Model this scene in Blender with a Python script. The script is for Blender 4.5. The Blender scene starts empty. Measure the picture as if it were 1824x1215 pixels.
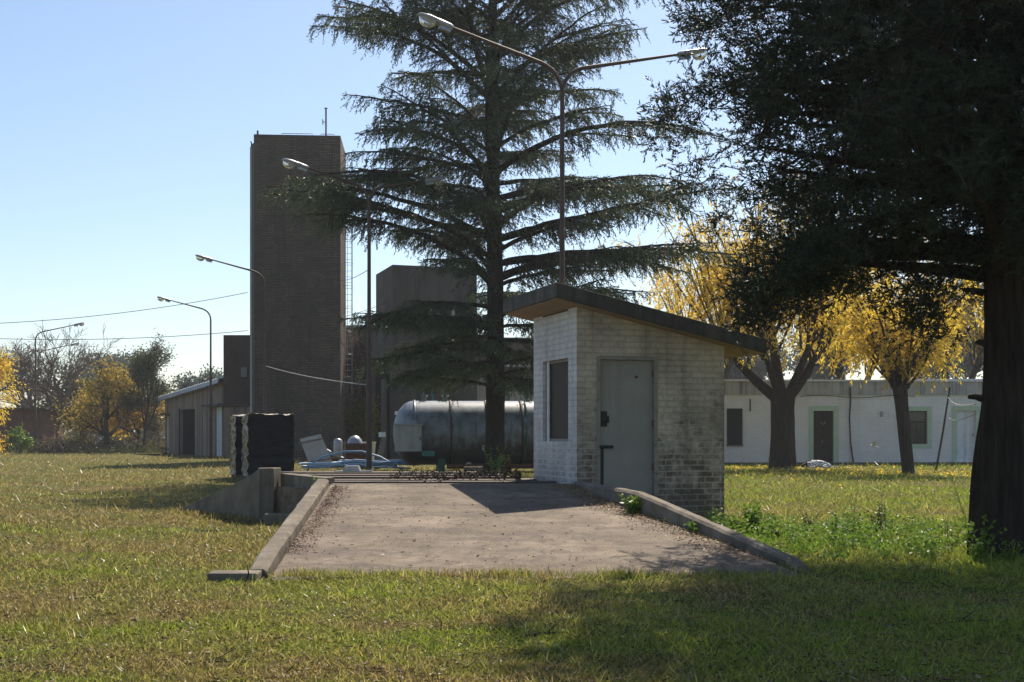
import bpy, math, random
import numpy as np
from mathutils import Vector, Matrix, noise as mnoise
R = math.radians
random.seed(7)
rng = np.random.default_rng(11)
scene = bpy.context.scene
col = scene.collection

# ------------------------------------------------------------------ camera, sky, sun
EYE, F, HX, HY = 1.45, 2200.0, 912.0, 772.0      # eye height, focal length and horizon in photo pixels
cam_d = bpy.data.cameras.new("camera")
cam_d.sensor_width = 36.0
cam_d.lens = 36.0 * F / 1824.0
cam_d.shift_y = (HY - 607.5) / 1824.0
cam_d.clip_start, cam_d.clip_end = 0.1, 6000
cam = bpy.data.objects.new("camera", cam_d); col.objects.link(cam)
cam.location = (0, 0, EYE); cam.rotation_euler = (R(90), 0, 0)
scene.camera = cam

SUN_EL, SUN_AZ = R(50), R(18.5)                   # azimuth from +Y towards +X
world = bpy.data.worlds.new("World"); scene.world = world; world.use_nodes = True
wn = world.node_tree
sky = wn.nodes.new("ShaderNodeTexSky"); sky.sky_type = 'NISHITA'; sky.sun_disc = False
sky.sun_elevation = SUN_EL; sky.sun_rotation = SUN_AZ
sky.air_density = 1.0; sky.dust_density = 0.7; sky.ozone_density = 2.2
bg = wn.nodes["Background"]; bg.inputs[1].default_value = 0.088
wn.links.new(sky.outputs[0], bg.inputs[0])
sun_d = bpy.data.lights.new("sun", 'SUN'); sun_d.energy = 4.6; sun_d.angle = R(0.5); sun_d.color = (1, 0.89, 0.73)
sun = bpy.data.objects.new("sun", sun_d); col.objects.link(sun)
sdir = Vector((-math.sin(SUN_AZ) * math.cos(SUN_EL), -math.cos(SUN_AZ) * math.cos(SUN_EL), -math.sin(SUN_EL)))
sun.rotation_euler = sdir.to_track_quat('-Z', 'Y').to_euler()
sun.location = (20, 60, 80)
scene.view_settings.view_transform = 'Standard'
scene.view_settings.look = 'None'
scene.view_settings.exposure = 0.76
scene.view_settings.gamma = 1.0
scene.cycles.max_bounces = 6
scene.cycles.transparent_max_bounces = 4
scene.cycles.use_denoising = True

# ------------------------------------------------------------------ helpers
def at(px, py, Y):                                # photo pixel at depth Y -> world point
    return Vector(((px - HX) / F * Y, Y, EYE + (HY - py) / F * Y))
def gp(px, py):                                   # photo pixel on the flat ground
    Y = EYE * F / (py - HY); return Vector(((px - HX) / F * Y, Y, 0))
def rot2(x, y, a):
    return (x * math.cos(a) - y * math.sin(a), x * math.sin(a) + y * math.cos(a))

def tag(o, label=None, cat=None, group=None, kind=None):
    if label: o["label"] = label
    if cat: o["category"] = cat
    if group: o["group"] = group
    if kind: o["kind"] = kind
    return o
def empty(name, loc=(0, 0, 0), rz=0, label=None, cat=None, group=None):
    o = bpy.data.objects.new(name, None); col.objects.link(o)
    o.location = loc; o.rotation_euler = (0, 0, rz); o.empty_display_size = 0.2
    return tag(o, label, cat, group)
def link_mesh(name, me, mat, parent=None):
    if mat: me.materials.append(mat)
    o = bpy.data.objects.new(name, me); col.objects.link(o)
    if parent: o.parent = parent
    return o
def copy_tree(o, parent=None):
    c = o.copy(); col.objects.link(c)
    if parent: c.parent = parent
    for ch in list(o.children): copy_tree(ch, c)
    return c
def box_uv(me):                                   # metric box projection
    n = len(me.loops)
    if not n: return
    co = np.empty(len(me.vertices) * 3, 'f'); me.vertices.foreach_get('co', co); co = co.reshape(-1, 3)
    li = np.empty(n, 'i'); me.loops.foreach_get('vertex_index', li)
    nrm = np.empty(len(me.polygons) * 3, 'f'); me.polygons.foreach_get('normal', nrm); nrm = nrm.reshape(-1, 3)
    tot = np.empty(len(me.polygons), 'i'); me.polygons.foreach_get('loop_total', tot)
    ln = np.repeat(nrm, tot, axis=0); p = co[li]
    t = np.stack([-ln[:, 1], ln[:, 0]], 1); m = np.linalg.norm(t, axis=1)
    flat = m < 0.5
    t = t / np.maximum(m, 1e-6)[:, None]
    u = p[:, 0] * t[:, 0] + p[:, 1] * t[:, 1]; v = p[:, 2].copy()
    u[flat] = p[flat, 0]; v[flat] = p[flat, 1]
    uv = me.uv_layers.new(name="UVMap")
    uv.data.foreach_set('uv', np.stack([u, v], 1).astype('f').ravel())

class MB:
    def __init__(s): s.v = []; s.f = []; s.smooth = []
    def add(s, vs, fs, sm=False):
        k = len(s.v); s.v.extend(tuple(p) for p in vs)
        for f in fs: s.f.append(tuple(i + k for i in f)); s.smooth.append(sm)
    def box(s, x0, x1, y0, y1, z0, z1):
        s.add([(x0,y0,z0),(x1,y0,z0),(x1,y1,z0),(x0,y1,z0),(x0,y0,z1),(x1,y0,z1),(x1,y1,z1),(x0,y1,z1)],
              [(0,3,2,1),(4,5,6,7),(0,1,5,4),(1,2,6,5),(2,3,7,6),(3,0,4,7)])
    def prism(s, pts, axis, d0, d1):              # polygon in the plane across axis, extruded along it
        def P(a, b, d): return {'x': (d, a, b), 'y': (a, d, b), 'z': (a, b, d)}[axis]
        n = len(pts)
        vs = [P(a, b, d0) for a, b in pts] + [P(a, b, d1) for a, b in pts]
        area = sum(pts[i][0]*pts[(i+1)%n][1]-pts[(i+1)%n][0]*pts[i][1] for i in range(n))
        fl = (area > 0) != (axis == 'y')
        fs = [tuple(range(n-1,-1,-1)), tuple(range(n, 2*n))] + [(i, (i+1)%n, n+(i+1)%n, n+i) for i in range(n)]
        if not fl: fs = [tuple(reversed(f)) for f in fs]
        s.add(vs, fs)
    def hull(s, a, b):                            # two matching loops of points joined into a solid
        n = len(a)
        s.add(list(a)+list(b), [tuple(range(n-1,-1,-1)), tuple(range(n,2*n))] + [(i,(i+1)%n,n+(i+1)%n,n+i) for i in range(n)])
    def tube(s, pts, rad, sides=6, cap=True):
        pts = [Vector(p) for p in pts]; n = len(pts)
        if not hasattr(rad, '__len__'): rad = [rad]*n
        vs = []; ref = None
        for i, p in enumerate(pts):
            d = (pts[min(i+1,n-1)] - pts[max(i-1,0)])
            if d.length < 1e-9: d = Vector((0,0,1))
            d.normalize()
            if ref is None: ref = Vector((1,0,0)) if abs(d.x) < 0.8 else Vector((0,1,0))
            a = ref - d*ref.dot(d)
            if a.length < 1e-4: a = d.orthogonal()
            a.normalize(); ref = a; b = d.cross(a)
            for k in range(sides):
                t = 2*math.pi*k/sides
                vs.append(p + (a*math.cos(t) + b*math.sin(t))*rad[i])
        fs = [(i*sides+k, i*sides+(k+1)%sides, (i+1)*sides+(k+1)%sides, (i+1)*sides+k) for i in range(n-1) for k in range(sides)]
        s.add(vs, fs, True)
        if cap and sides > 3:
            s.add(vs[:sides], [tuple(range(sides-1,-1,-1))]); s.add(vs[-sides:], [tuple(range(sides))])
    def lathe(s, prof, c=(0,0,0), axis='z', sides=24):   # (radius, height) profile
        vs = []
        for r, h in prof:
            for k in range(sides):
                t = 2*math.pi*k/sides; a, b = r*math.cos(t), r*math.sin(t)
                p = {'z': (a,b,h), 'x': (h,a,b), 'y': (b,h,a)}[axis]
                vs.append((p[0]+c[0], p[1]+c[1], p[2]+c[2]))
        n = len(prof)
        fs = [(i*sides+k, i*sides+(k+1)%sides, (i+1)*sides+(k+1)%sides, (i+1)*sides+k) for i in range(n-1) for k in range(sides)]
        s.add(vs, fs, True)
        if prof[0][0] > 1e-4: s.add(vs[:sides], [tuple(range(sides-1,-1,-1))])
        if prof[-1][0] > 1e-4: s.add(vs[-sides:], [tuple(range(sides))])
    def build(s, name, mat, parent=None, bevel=0, smooth=None):
        me = bpy.data.meshes.new(name); me.from_pydata(s.v, [], s.f); me.validate()
        if len(me.polygons) == len(s.smooth): me.polygons.foreach_set('use_smooth', s.smooth)
        me.update(); box_uv(me)
        o = link_mesh(name, me, mat, parent)
        if bevel:
            b = o.modifiers.new('bevel', 'BEVEL'); b.width = bevel; b.segments = 2; b.limit_method = 'ANGLE'
        return o

def unit(a): return a / np.maximum(np.linalg.norm(a, axis=1), 1e-9)[:, None]
def leaves(name, P, D, L, W, mat, parent=None, fold=0.0):    # one small diamond per leaf
    P = np.asarray(P, 'f'); n = len(P); D = unit(np.asarray(D, 'f'))
    L = np.broadcast_to(np.asarray(L, 'f'), (n,))[:, None]; W = np.broadcast_to(np.asarray(W, 'f'), (n,))[:, None]
    S = unit(np.cross(D, rng.normal(size=(n, 3)))).astype('f')
    mid = P + D*L*0.42
    V = np.stack([P, mid + S*W*0.5, P + D*L, mid - S*W*0.5], 1).reshape(-1, 3)
    me = bpy.data.meshes.new(name)
    me.vertices.add(4*n); me.vertices.foreach_set('co', V.astype('f').ravel())
    me.loops.add(4*n); me.loops.foreach_set('vertex_index', np.arange(4*n, dtype='i'))
    me.polygons.add(n); me.polygons.foreach_set('loop_start', np.arange(0, 4*n, 4, dtype='i'))
    me.polygons.foreach_set('loop_total', np.full(n, 4, 'i'))
    me.update(calc_edges=True)
    return link_mesh(name, me, mat, parent)

# ------------------------------------------------------------------ materials
def new_mat(name):
    m = bpy.data.materials.new(name); m.use_nodes = True
    nt = m.node_tree; return m, nt, nt.nodes, nt.links, nt.nodes["Principled BSDF"]
def coords(N, Lk, kind, scale):
    tc = N.new("ShaderNodeTexCoord"); mp = N.new("ShaderNodeMapping"); mp.inputs['Scale'].default_value = scale
    if kind == 'World':
        g = N.new("ShaderNodeNewGeometry"); Lk.new(g.outputs['Position'], mp.inputs[0])
    else: Lk.new(tc.outputs[kind], mp.inputs[0])
    return mp.outputs[0]
def noise_node(N, Lk, vec, scale, detail=6, rough=0.6, dist=0.0):
    n = N.new("ShaderNodeTexNoise"); n.inputs['Scale'].default_value = scale; n.inputs['Detail'].default_value = detail
    n.inputs['Roughness'].default_value = rough; n.inputs['Distortion'].default_value = dist
    Lk.new(vec, n.inputs['Vector']); return n.outputs['Fac']
def ramp(N, Lk, fac, stops):
    r = N.new("ShaderNodeValToRGB"); e = r.color_ramp.elements
    while len(e) < len(stops): e.new(0.5)
    for k, (p, c) in enumerate(stops):
        e[k].position = p; e[k].color = (*c, 1) if len(c) == 3 else c
    Lk.new(fac, r.inputs[0]); return r.outputs[0]
def mix(N, Lk, fac, a, b, mode='MIX'):
    m = N.new("ShaderNodeMix"); m.data_type = 'RGBA'; m.blend_type = mode
    for sock, v in ((m.inputs[0], fac), (m.inputs[6], a), (m.inputs[7], b)):
        if isinstance(v, (int, float)): sock.default_value = v
        elif isinstance(v, tuple): sock.default_value = (*v, 1)
        else: Lk.new(v, sock)
    return m.outputs[2]
def bump(N, Lk, h, strength, dist, b, prev=None):
    n = N.new("ShaderNodeBump"); n.inputs['Strength'].default_value = strength; n.inputs['Distance'].default_value = dist
    Lk.new(h, n.inputs['Height'])
    if prev is not None: Lk.new(prev, n.inputs['Normal'])
    Lk.new(n.outputs[0], b.inputs['Normal']); return n.outputs[0]
def g(v): return (v, v, v)

def surf(name, stops, scale=3, rough=0.8, bstr=0.3, bdist=0.01, bscale=30, kind='Object', stretch=(1,1,1), streak=None, metallic=0, spec=0.3, fine=None):
    """noise-coloured surface; streak = (colour, amount) adds vertical run-off stains"""
    m, nt, N, Lk, b = new_mat(name)
    v = coords(N, Lk, kind, stretch)
    c = ramp(N, Lk, noise_node(N, Lk, v, scale, 8, 0.62), stops)
    v1 = coords(N, Lk, kind, (1,1,1))
    if fine:
        c = mix(N, Lk, 1.0, c, ramp(N, Lk, noise_node(N, Lk, v1, fine[0], 4, 0.7), [(0.3, g(fine[1])), (0.7, g(1.0))]), 'MULTIPLY')
    if streak:
        vs = coords(N, Lk, kind, streak[2] if len(streak) > 2 else (3, 3, 0.15))
        f = ramp(N, Lk, noise_node(N, Lk, vs, 1.5, 6, 0.6), [(0.5, g(0)), (0.72, g(streak[1]))])
        c = mix(N, Lk, f, c, streak[0])
    Lk.new(c, b.inputs['Base Color'])
    b.inputs['Roughness'].default_value = rough; b.inputs['Metallic'].default_value = metallic
    b.inputs['Specular IOR Level'].default_value = spec
    if bstr: bump(N, Lk, noise_node(N, Lk, v1, bscale, 6, 0.65), bstr, bdist, b)
    return m

def brickmat(name, c1, c2, mortar, bw=0.24, bh=0.075, msize=0.012, dirt=(0.03,0.028,0.025), dirt_amt=0.6, paint=None, bstr=0.5, rough=0.85, streak=0.5):
    m, nt, N, Lk, b = new_mat(name)
    uv = coords(N, Lk, 'UV', (1,1,1))
    wob = N.new("ShaderNodeTexNoise"); wob.inputs['Scale'].default_value = 6; Lk.new(uv, wob.inputs['Vector'])
    add = N.new("ShaderNodeVectorMath"); add.operation = 'MULTIPLY_ADD'; add.inputs[1].default_value = (0.012, 0.012, 0)
    Lk.new(wob.outputs['Color'], add.inputs[0]); Lk.new(uv, add.inputs[2])
    br = N.new("ShaderNodeTexBrick"); br.inputs['Scale'].default_value = 1
    br.inputs['Brick Width'].default_value = bw; br.inputs['Row Height'].default_value = bh
    br.inputs['Mortar Size'].default_value = msize; br.inputs['Mortar Smooth'].default_value = 0.3
    br.inputs['Color1'].default_value = (*c1, 1); br.inputs['Color2'].default_value = (*c2, 1); br.inputs['Mortar'].default_value = (*mortar, 1)
    Lk.new(add.outputs[0], br.inputs['Vector'])
    c = br.outputs['Color']
    big = noise_node(N, Lk, uv, 0.9, 8, 0.65)
    if paint:                                      # (colour, low, high, height fade z0, z1)
        pc, lo, hi, z0, z1 = paint
        sep = N.new("ShaderNodeSeparateXYZ"); Lk.new(uv, sep.inputs[0])
        mr = N.new("ShaderNodeMapRange"); mr.inputs[1].default_value = z0; mr.inputs[2].default_value = z1
        mr.inputs[3].default_value = -0.22; mr.inputs[4].default_value = 0.22; Lk.new(sep.outputs[1], mr.inputs[0])
        pn = noise_node(N, Lk, uv, 3.5, 10, 0.72)
        ad = N.new("ShaderNodeMath"); Lk.new(pn, ad.inputs[0]); Lk.new(mr.outputs[0], ad.inputs[1])
        # mortar lines keep their paint longer
        ad2 = N.new("ShaderNodeMath"); ad2.operation = 'MULTIPLY_ADD'; ad2.inputs[1].default_value = 0.1
        Lk.new(br.outputs['Fac'], ad2.inputs[0]); Lk.new(ad.outputs[0], ad2.inputs[2])
        f = ramp(N, Lk, ad2.outputs[0], [(lo, g(0)), (hi, g(1))])
        pcol = mix(N, Lk, ramp(N, Lk, noise_node(N, Lk, uv, 12, 5, 0.7), [(0.3, g(0.45)), (0.7, g(0))]), pc, tuple(x*0.5 for x in pc))
        mf = N.new("ShaderNodeMath"); mf.operation = 'MULTIPLY'; mf.inputs[1].default_value = 0.34; Lk.new(br.outputs['Fac'], mf.inputs[0])
        pcol = mix(N, Lk, mf.outputs[0], pcol, tuple(x*0.55 for x in pc))
        c = mix(N, Lk, f, c, pcol)
    c = mix(N, Lk, ramp(N, Lk, big, [(0.42, g(0)), (0.7, g(dirt_amt))]), c, dirt)
    if streak:
        vs = coords(N, Lk, 'UV', (2.6, 0.12, 1))
        c = mix(N, Lk, ramp(N, Lk, noise_node(N, Lk, vs, 1.7, 6, 0.6), [(0.5, g(0)), (0.75, g(streak))]), c, dirt)
    Lk.new(c, b.inputs['Base Color']); b.inputs['Roughness'].default_value = rough; b.inputs['Specular IOR Level'].default_value = 0.2
    inv = N.new("ShaderNodeMath"); inv.operation = 'SUBTRACT'; inv.inputs[0].default_value = 1; Lk.new(br.outputs['Fac'], inv.inputs[1])
    n1 = bump(N, Lk, inv.outputs[0], bstr, 0.008, b)
    bump(N, Lk, noise_node(N, Lk, uv, 40, 6, 0.7), 0.35, 0.006, b, n1)
    return m

def leafmat(name, stops, trans=0.4, rough=0.55, spec=0.25, noise_scale=0.5, tint=None):
    m, nt, N, Lk, b = new_mat(name)
    ge = N.new("ShaderNodeNewGeometry")
    v = coords(N, Lk, 'World', (1,1,1))
    nz = noise_node(N, Lk, v, noise_scale, 4, 0.6)
    ad = N.new("ShaderNodeMath"); ad.operation = 'MULTIPLY_ADD'; ad.inputs[1].default_value = 0.55
    Lk.new(ge.outputs['Random Per Island'], ad.inputs[0])
    sb = N.new("ShaderNodeMath"); sb.operation = 'MULTIPLY_ADD'; sb.inputs[1].default_value = 1.3; sb.inputs[2].default_value = -0.42
    Lk.new(nz, sb.inputs[0]); Lk.new(sb.outputs[0], ad.inputs[2])
    c = ramp(N, Lk, ad.outputs[0], stops)
    Lk.new(c, b.inputs['Base Color']); b.inputs['Roughness'].default_value = rough; b.inputs['Specular IOR Level'].default_value = spec
    if trans:
        t = N.new("ShaderNodeBsdfTranslucent"); Lk.new(c, t.inputs[0])
        mx = N.new("ShaderNodeMixShader"); mx.inputs[0].default_value = trans
        Lk.new(b.outputs[0], mx.inputs[1]); Lk.new(t.outputs[0], mx.inputs[2])
        Lk.new(mx.outputs[0], N["Material Output"].inputs[0])
    return m
def plain(name, c, rough=0.5, metallic=0, spec=0.4, var=0.25, scale=8):
    return surf(name, [(0.3, tuple(x*(1-var) for x in c)), (0.7, c)], scale=scale, rough=rough, metallic=metallic, spec=spec, bstr=0.1, bscale=60, bdist=0.003)

M = {}
M['concrete'] = surf('concrete', [(0.25,(0.11,0.09,0.068)),(0.5,(0.2,0.168,0.13)),(0.75,(0.3,0.26,0.205))], 2.6, 0.9, 0.5, 0.012, 45, streak=((0.05,0.047,0.042),0.7), fine=(60,0.65))
M['roof_concrete'] = surf('roof_concrete', [(0.3,(0.06,0.053,0.046)),(0.7,(0.15,0.135,0.115))], 2.5, 0.9, 0.5, 0.01, 40, streak=((0.03,0.028,0.026),0.85,(5,5,0.4)), fine=(30,0.7))
M['soffit'] = surf('soffit', [(0.3,(0.27,0.19,0.125)),(0.7,(0.4,0.3,0.21))], 1.6, 0.9, 0.25, 0.01, 25, stretch=(1,7,1), fine=(40,0.8))
M['kiosk_wall'] = brickmat('kiosk_wall', (0.12,0.09,0.073),(0.17,0.125,0.098),(0.25,0.215,0.18), 0.28, 0.094, 0.014, paint=((0.68,0.58,0.46),0.37,0.6,-0.4,3.0), dirt=(0.085,0.066,0.052), dirt_amt=0.65, bstr=1.0, streak=0.5)
M['kiosk_side_skylit'] = brickmat('kiosk_side_skylit', (0.2,0.17,0.15),(0.25,0.21,0.185),(0.6,0.58,0.56), 0.28, 0.094, 0.016, paint=((0.78,0.75,0.72),0.3,0.6,-0.2,2.4), dirt=(0.16,0.14,0.12), dirt_amt=0.5, bstr=1.0, streak=0.35)  # less worn paint, whitened further for the sky light this face catches
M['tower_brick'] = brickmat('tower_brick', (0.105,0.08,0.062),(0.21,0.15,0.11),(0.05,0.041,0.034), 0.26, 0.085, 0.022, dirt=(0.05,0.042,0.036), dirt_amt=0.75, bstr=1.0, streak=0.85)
M['dark_brick'] = brickmat('dark_brick', (0.07,0.045,0.04),(0.1,0.06,0.05),(0.055,0.045,0.04), dirt_amt=0.5)
M['red_brick'] = brickmat('red_brick', (0.2,0.08,0.05),(0.26,0.11,0.07),(0.16,0.12,0.1), dirt_amt=0.4)
M['white_brick'] = brickmat('white_brick', (0.74,0.72,0.69),(0.8,0.78,0.75),(0.66,0.64,0.61), 0.26, 0.08, 0.012, dirt=(0.5,0.45,0.38), dirt_amt=0.35, bstr=0.6, streak=0.25)
M['plaster_brown'] = surf('plaster_brown', [(0.3,(0.19,0.15,0.12)),(0.7,(0.27,0.215,0.175))], 0.8, 0.9, 0.3, 0.02, 12, streak=((0.05,0.045,0.042),0.85,(1.6,1.6,0.1)))
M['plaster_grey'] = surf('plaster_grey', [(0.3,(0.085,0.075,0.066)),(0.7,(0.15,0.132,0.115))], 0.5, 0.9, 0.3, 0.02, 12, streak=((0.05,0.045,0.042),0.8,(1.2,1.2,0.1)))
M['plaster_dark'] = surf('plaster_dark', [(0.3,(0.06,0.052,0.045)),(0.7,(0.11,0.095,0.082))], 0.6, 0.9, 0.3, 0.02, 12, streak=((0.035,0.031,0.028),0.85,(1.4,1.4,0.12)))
M['parapet'] = surf('parapet', [(0.3,(0.33,0.32,0.29)),(0.7,(0.48,0.46,0.42))], 1.2, 0.9, 0.3, 0.01, 20, streak=((0.07,0.07,0.065),0.9,(3.2,3.2,0.12)))
M['asphalt'] = None
M['door_grey'] = surf('door_grey', [(0.3,(0.26,0.238,0.21)),(0.7,(0.345,0.32,0.288))], 1.2, 0.5, 0.15, 0.004, 8, spec=0.45, streak=((0.13,0.11,0.09),0.35), fine=(22,0.88))
M['frame_worn'] = surf('frame_worn', [(0.3,(0.1,0.08,0.065)),(0.42,(0.25,0.225,0.19)),(0.8,(0.33,0.3,0.26))], 9, 0.7, 0.3, 0.004, 40)
M['black_metal'] = plain('black_metal', (0.02,0.02,0.022), 0.5, 0.3)
M['rusty_pole'] = surf('rusty_pole', [(0.3,(0.05,0.03,0.022)),(0.7,(0.1,0.055,0.038))], 6, 0.65, 0.3, 0.003, 60, spec=0.4)
M['grey_pole'] = surf('grey_pole', [(0.3,(0.11,0.1,0.095)),(0.7,(0.17,0.15,0.14))], 6, 0.5, 0.2, 0.003, 60, spec=0.5)
M['galv'] = surf('galv', [(0.3,(0.24,0.25,0.26)),(0.7,(0.4,0.41,0.42))], 9, 0.42, 0.15, 0.004, 40, metallic=0.5)
M['glass_dark'] = plain('glass_dark', (0.035,0.033,0.03), 0.12, 0, 0.6)
M['board'] = plain('board', (0.075,0.058,0.046), 0.7, 0, 0.2)
M['rotten'] = plain('rotten', (0.04,0.028,0.02), 0.95, 0, 0.1)
M['dark_inside'] = plain('dark_inside', (0.012,0.011,0.01), 0.9, 0, 0.1)
M['lamp_glass'] = None
M['bark_dark'] = surf('bark_dark', [(0.3,(0.022,0.017,0.013)),(0.7,(0.062,0.047,0.036))], 3.5, 0.95, 1.0, 0.05, 9, stretch=(5,5,0.5), spec=0.1)
M['bark'] = surf('bark', [(0.3,(0.035,0.027,0.021)),(0.7,(0.085,0.066,0.052))], 4, 0.95, 1.0, 0.05, 10, stretch=(5,5,0.6), spec=0.1)
M['bark_grey'] = surf('bark_grey', [(0.3,(0.12,0.095,0.075)),(0.7,(0.22,0.18,0.145))], 4, 0.9, 0.5, 0.02, 20, stretch=(3,3,0.6), spec=0.1)
M['wood_grey'] = surf('wood_grey', [(0.3,(0.12,0.1,0.08)),(0.7,(0.24,0.21,0.17))], 5, 0.85, 0.4, 0.01, 30, stretch=(1,8,8))
M['wood_dark'] = surf('wood_dark', [(0.3,(0.035,0.027,0.021)),(0.7,(0.085,0.066,0.05))], 5, 0.8, 0.4, 0.01, 30, stretch=(8,8,1))
M['green_frame'] = surf('green_frame', [(0.3,(0.4,0.5,0.36)),(0.7,(0.5,0.6,0.44))], 3, 0.85, 0.2, 0.005, 30)
M['white_paint'] = surf('white_paint', [(0.3,(0.6,0.6,0.6)),(0.6,(0.72,0.73,0.74))], 5, 0.55, 0.2, 0.004, 30, streak=((0.35,0.33,0.3),0.5))
M['pale_blue_paint'] = surf('pale_blue_paint', [(0.3,(0.42,0.48,0.52)),(0.7,(0.56,0.61,0.64))], 4, 0.6, 0.2, 0.004, 30, streak=((0.25,0.22,0.2),0.5))
M['tank'] = surf('tank', [(0.28,(0.09,0.1,0.108)),(0.5,(0.19,0.23,0.265)),(0.72,(0.29,0.335,0.375))], 2.6, 0.38, 0.3, 0.006, 18, spec=0.5, streak=((0.06,0.05,0.04),0.85,(3,3,0.35)), fine=(14,0.65))
def tank_rust_shade():  # darkens the lower half: rust plus the underside's shade mixed into the colour
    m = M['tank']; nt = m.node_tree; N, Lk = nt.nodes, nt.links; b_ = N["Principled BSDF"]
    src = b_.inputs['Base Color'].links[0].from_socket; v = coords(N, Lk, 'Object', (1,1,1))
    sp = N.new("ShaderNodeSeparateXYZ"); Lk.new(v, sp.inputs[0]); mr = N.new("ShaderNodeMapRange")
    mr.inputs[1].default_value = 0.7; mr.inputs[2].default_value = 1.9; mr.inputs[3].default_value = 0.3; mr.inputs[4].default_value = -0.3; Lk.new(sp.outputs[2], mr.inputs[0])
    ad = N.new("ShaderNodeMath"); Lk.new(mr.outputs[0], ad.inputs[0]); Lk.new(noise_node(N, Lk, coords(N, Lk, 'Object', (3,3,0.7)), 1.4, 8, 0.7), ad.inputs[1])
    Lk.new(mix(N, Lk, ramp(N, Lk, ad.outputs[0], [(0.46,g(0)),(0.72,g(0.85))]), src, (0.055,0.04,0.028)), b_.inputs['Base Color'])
tank_rust_shade()
M['green_metal'] = plain('green_metal', (0.03,0.11,0.08), 0.6)
M['teal_pipe'] = plain('teal_pipe', (0.05,0.2,0.19), 0.5)
M['rust'] = surf('rust', [(0.3,(0.06,0.03,0.018)),(0.7,(0.16,0.075,0.04))], 8, 0.9, 0.4, 0.006, 50, spec=0.2)
M['cabinet'] = surf('cabinet', [(0.3,(0.3,0.31,0.31)),(0.7,(0.4,0.41,0.41))], 3, 0.6, 0.1, 0.004, 30, streak=((0.2,0.18,0.16),0.4))
M['hose'] = plain('hose', (0.13,0.25,0.4), 0.45, 0, 0.5)
M['panel'] = surf('panel', [(0.3,(0.36,0.34,0.29)),(0.7,(0.46,0.44,0.39))], 3, 0.6, 0.1, 0.004, 30)
M['cable'] = plain('cable', (0.02,0.02,0.02), 0.6)
M['cable_pale'] = plain('cable_pale', (0.42,0.4,0.37), 0.6)
M['corrugated'] = surf('corrugated', [(0.3,(0.25,0.27,0.29)),(0.7,(0.36,0.39,0.42))], 2, 0.5, 0.15, 0.01, 20, metallic=0.3)
M['card'] = plain('card', (0.32,0.2,0.1), 0.8)

def black_wrap(name):
    m, nt, N, Lk, b = new_mat(name)
    v = coords(N, Lk, 'Object', (1,1,9))
    f = noise_node(N, Lk, v, 2.2, 8, 0.6, 0.4)
    Lk.new(ramp(N, Lk, f, [(0.35,(0.006,0.006,0.007)),(0.75,(0.02,0.02,0.022))]), b.inputs['Base Color'])
    b.inputs['Roughness'].default_value = 0.5; b.inputs['Specular IOR Level'].default_value = 0.18
    bump(N, Lk, f, 0.7, 0.05, b); return m
M['black_wrap'] = black_wrap('black_wrap')
def film(name):
    m, nt, N, Lk, b = new_mat(name)
    v = coords(N, Lk, 'Object', (1,1,2.2))
    f = noise_node(N, Lk, v, 2.6, 6, 0.6, 0.6)
    c = ramp(N, Lk, f, [(0.4,(0.02,0.018,0.016)),(0.47,(0.2,0.13,0.045)),(0.56,(0.32,0.23,0.1)),(0.62,(0.5,0.53,0.57)),(0.8,(0.68,0.72,0.76))])
    Lk.new(c, b.inputs['Base Color']); b.inputs['Roughness'].default_value = 0.28; b.inputs['Specular IOR Level'].default_value = 0.7
    bump(N, Lk, noise_node(N, Lk, v, 7, 6, 0.6, 1.0), 1.0, 0.08, b); return m
M['film'] = film('film')
def glassmat():
    m, nt, N, Lk, b = new_mat('lamp_glass')
    b.inputs['Base Color'].default_value = (0.85,0.87,0.86,1); b.inputs['Roughness'].default_value = 0.12
    b.inputs['Transmission Weight'].default_value = 0.75; b.inputs['IOR'].default_value = 1.3
    return m
M['lamp_glass'] = glassmat()

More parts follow.
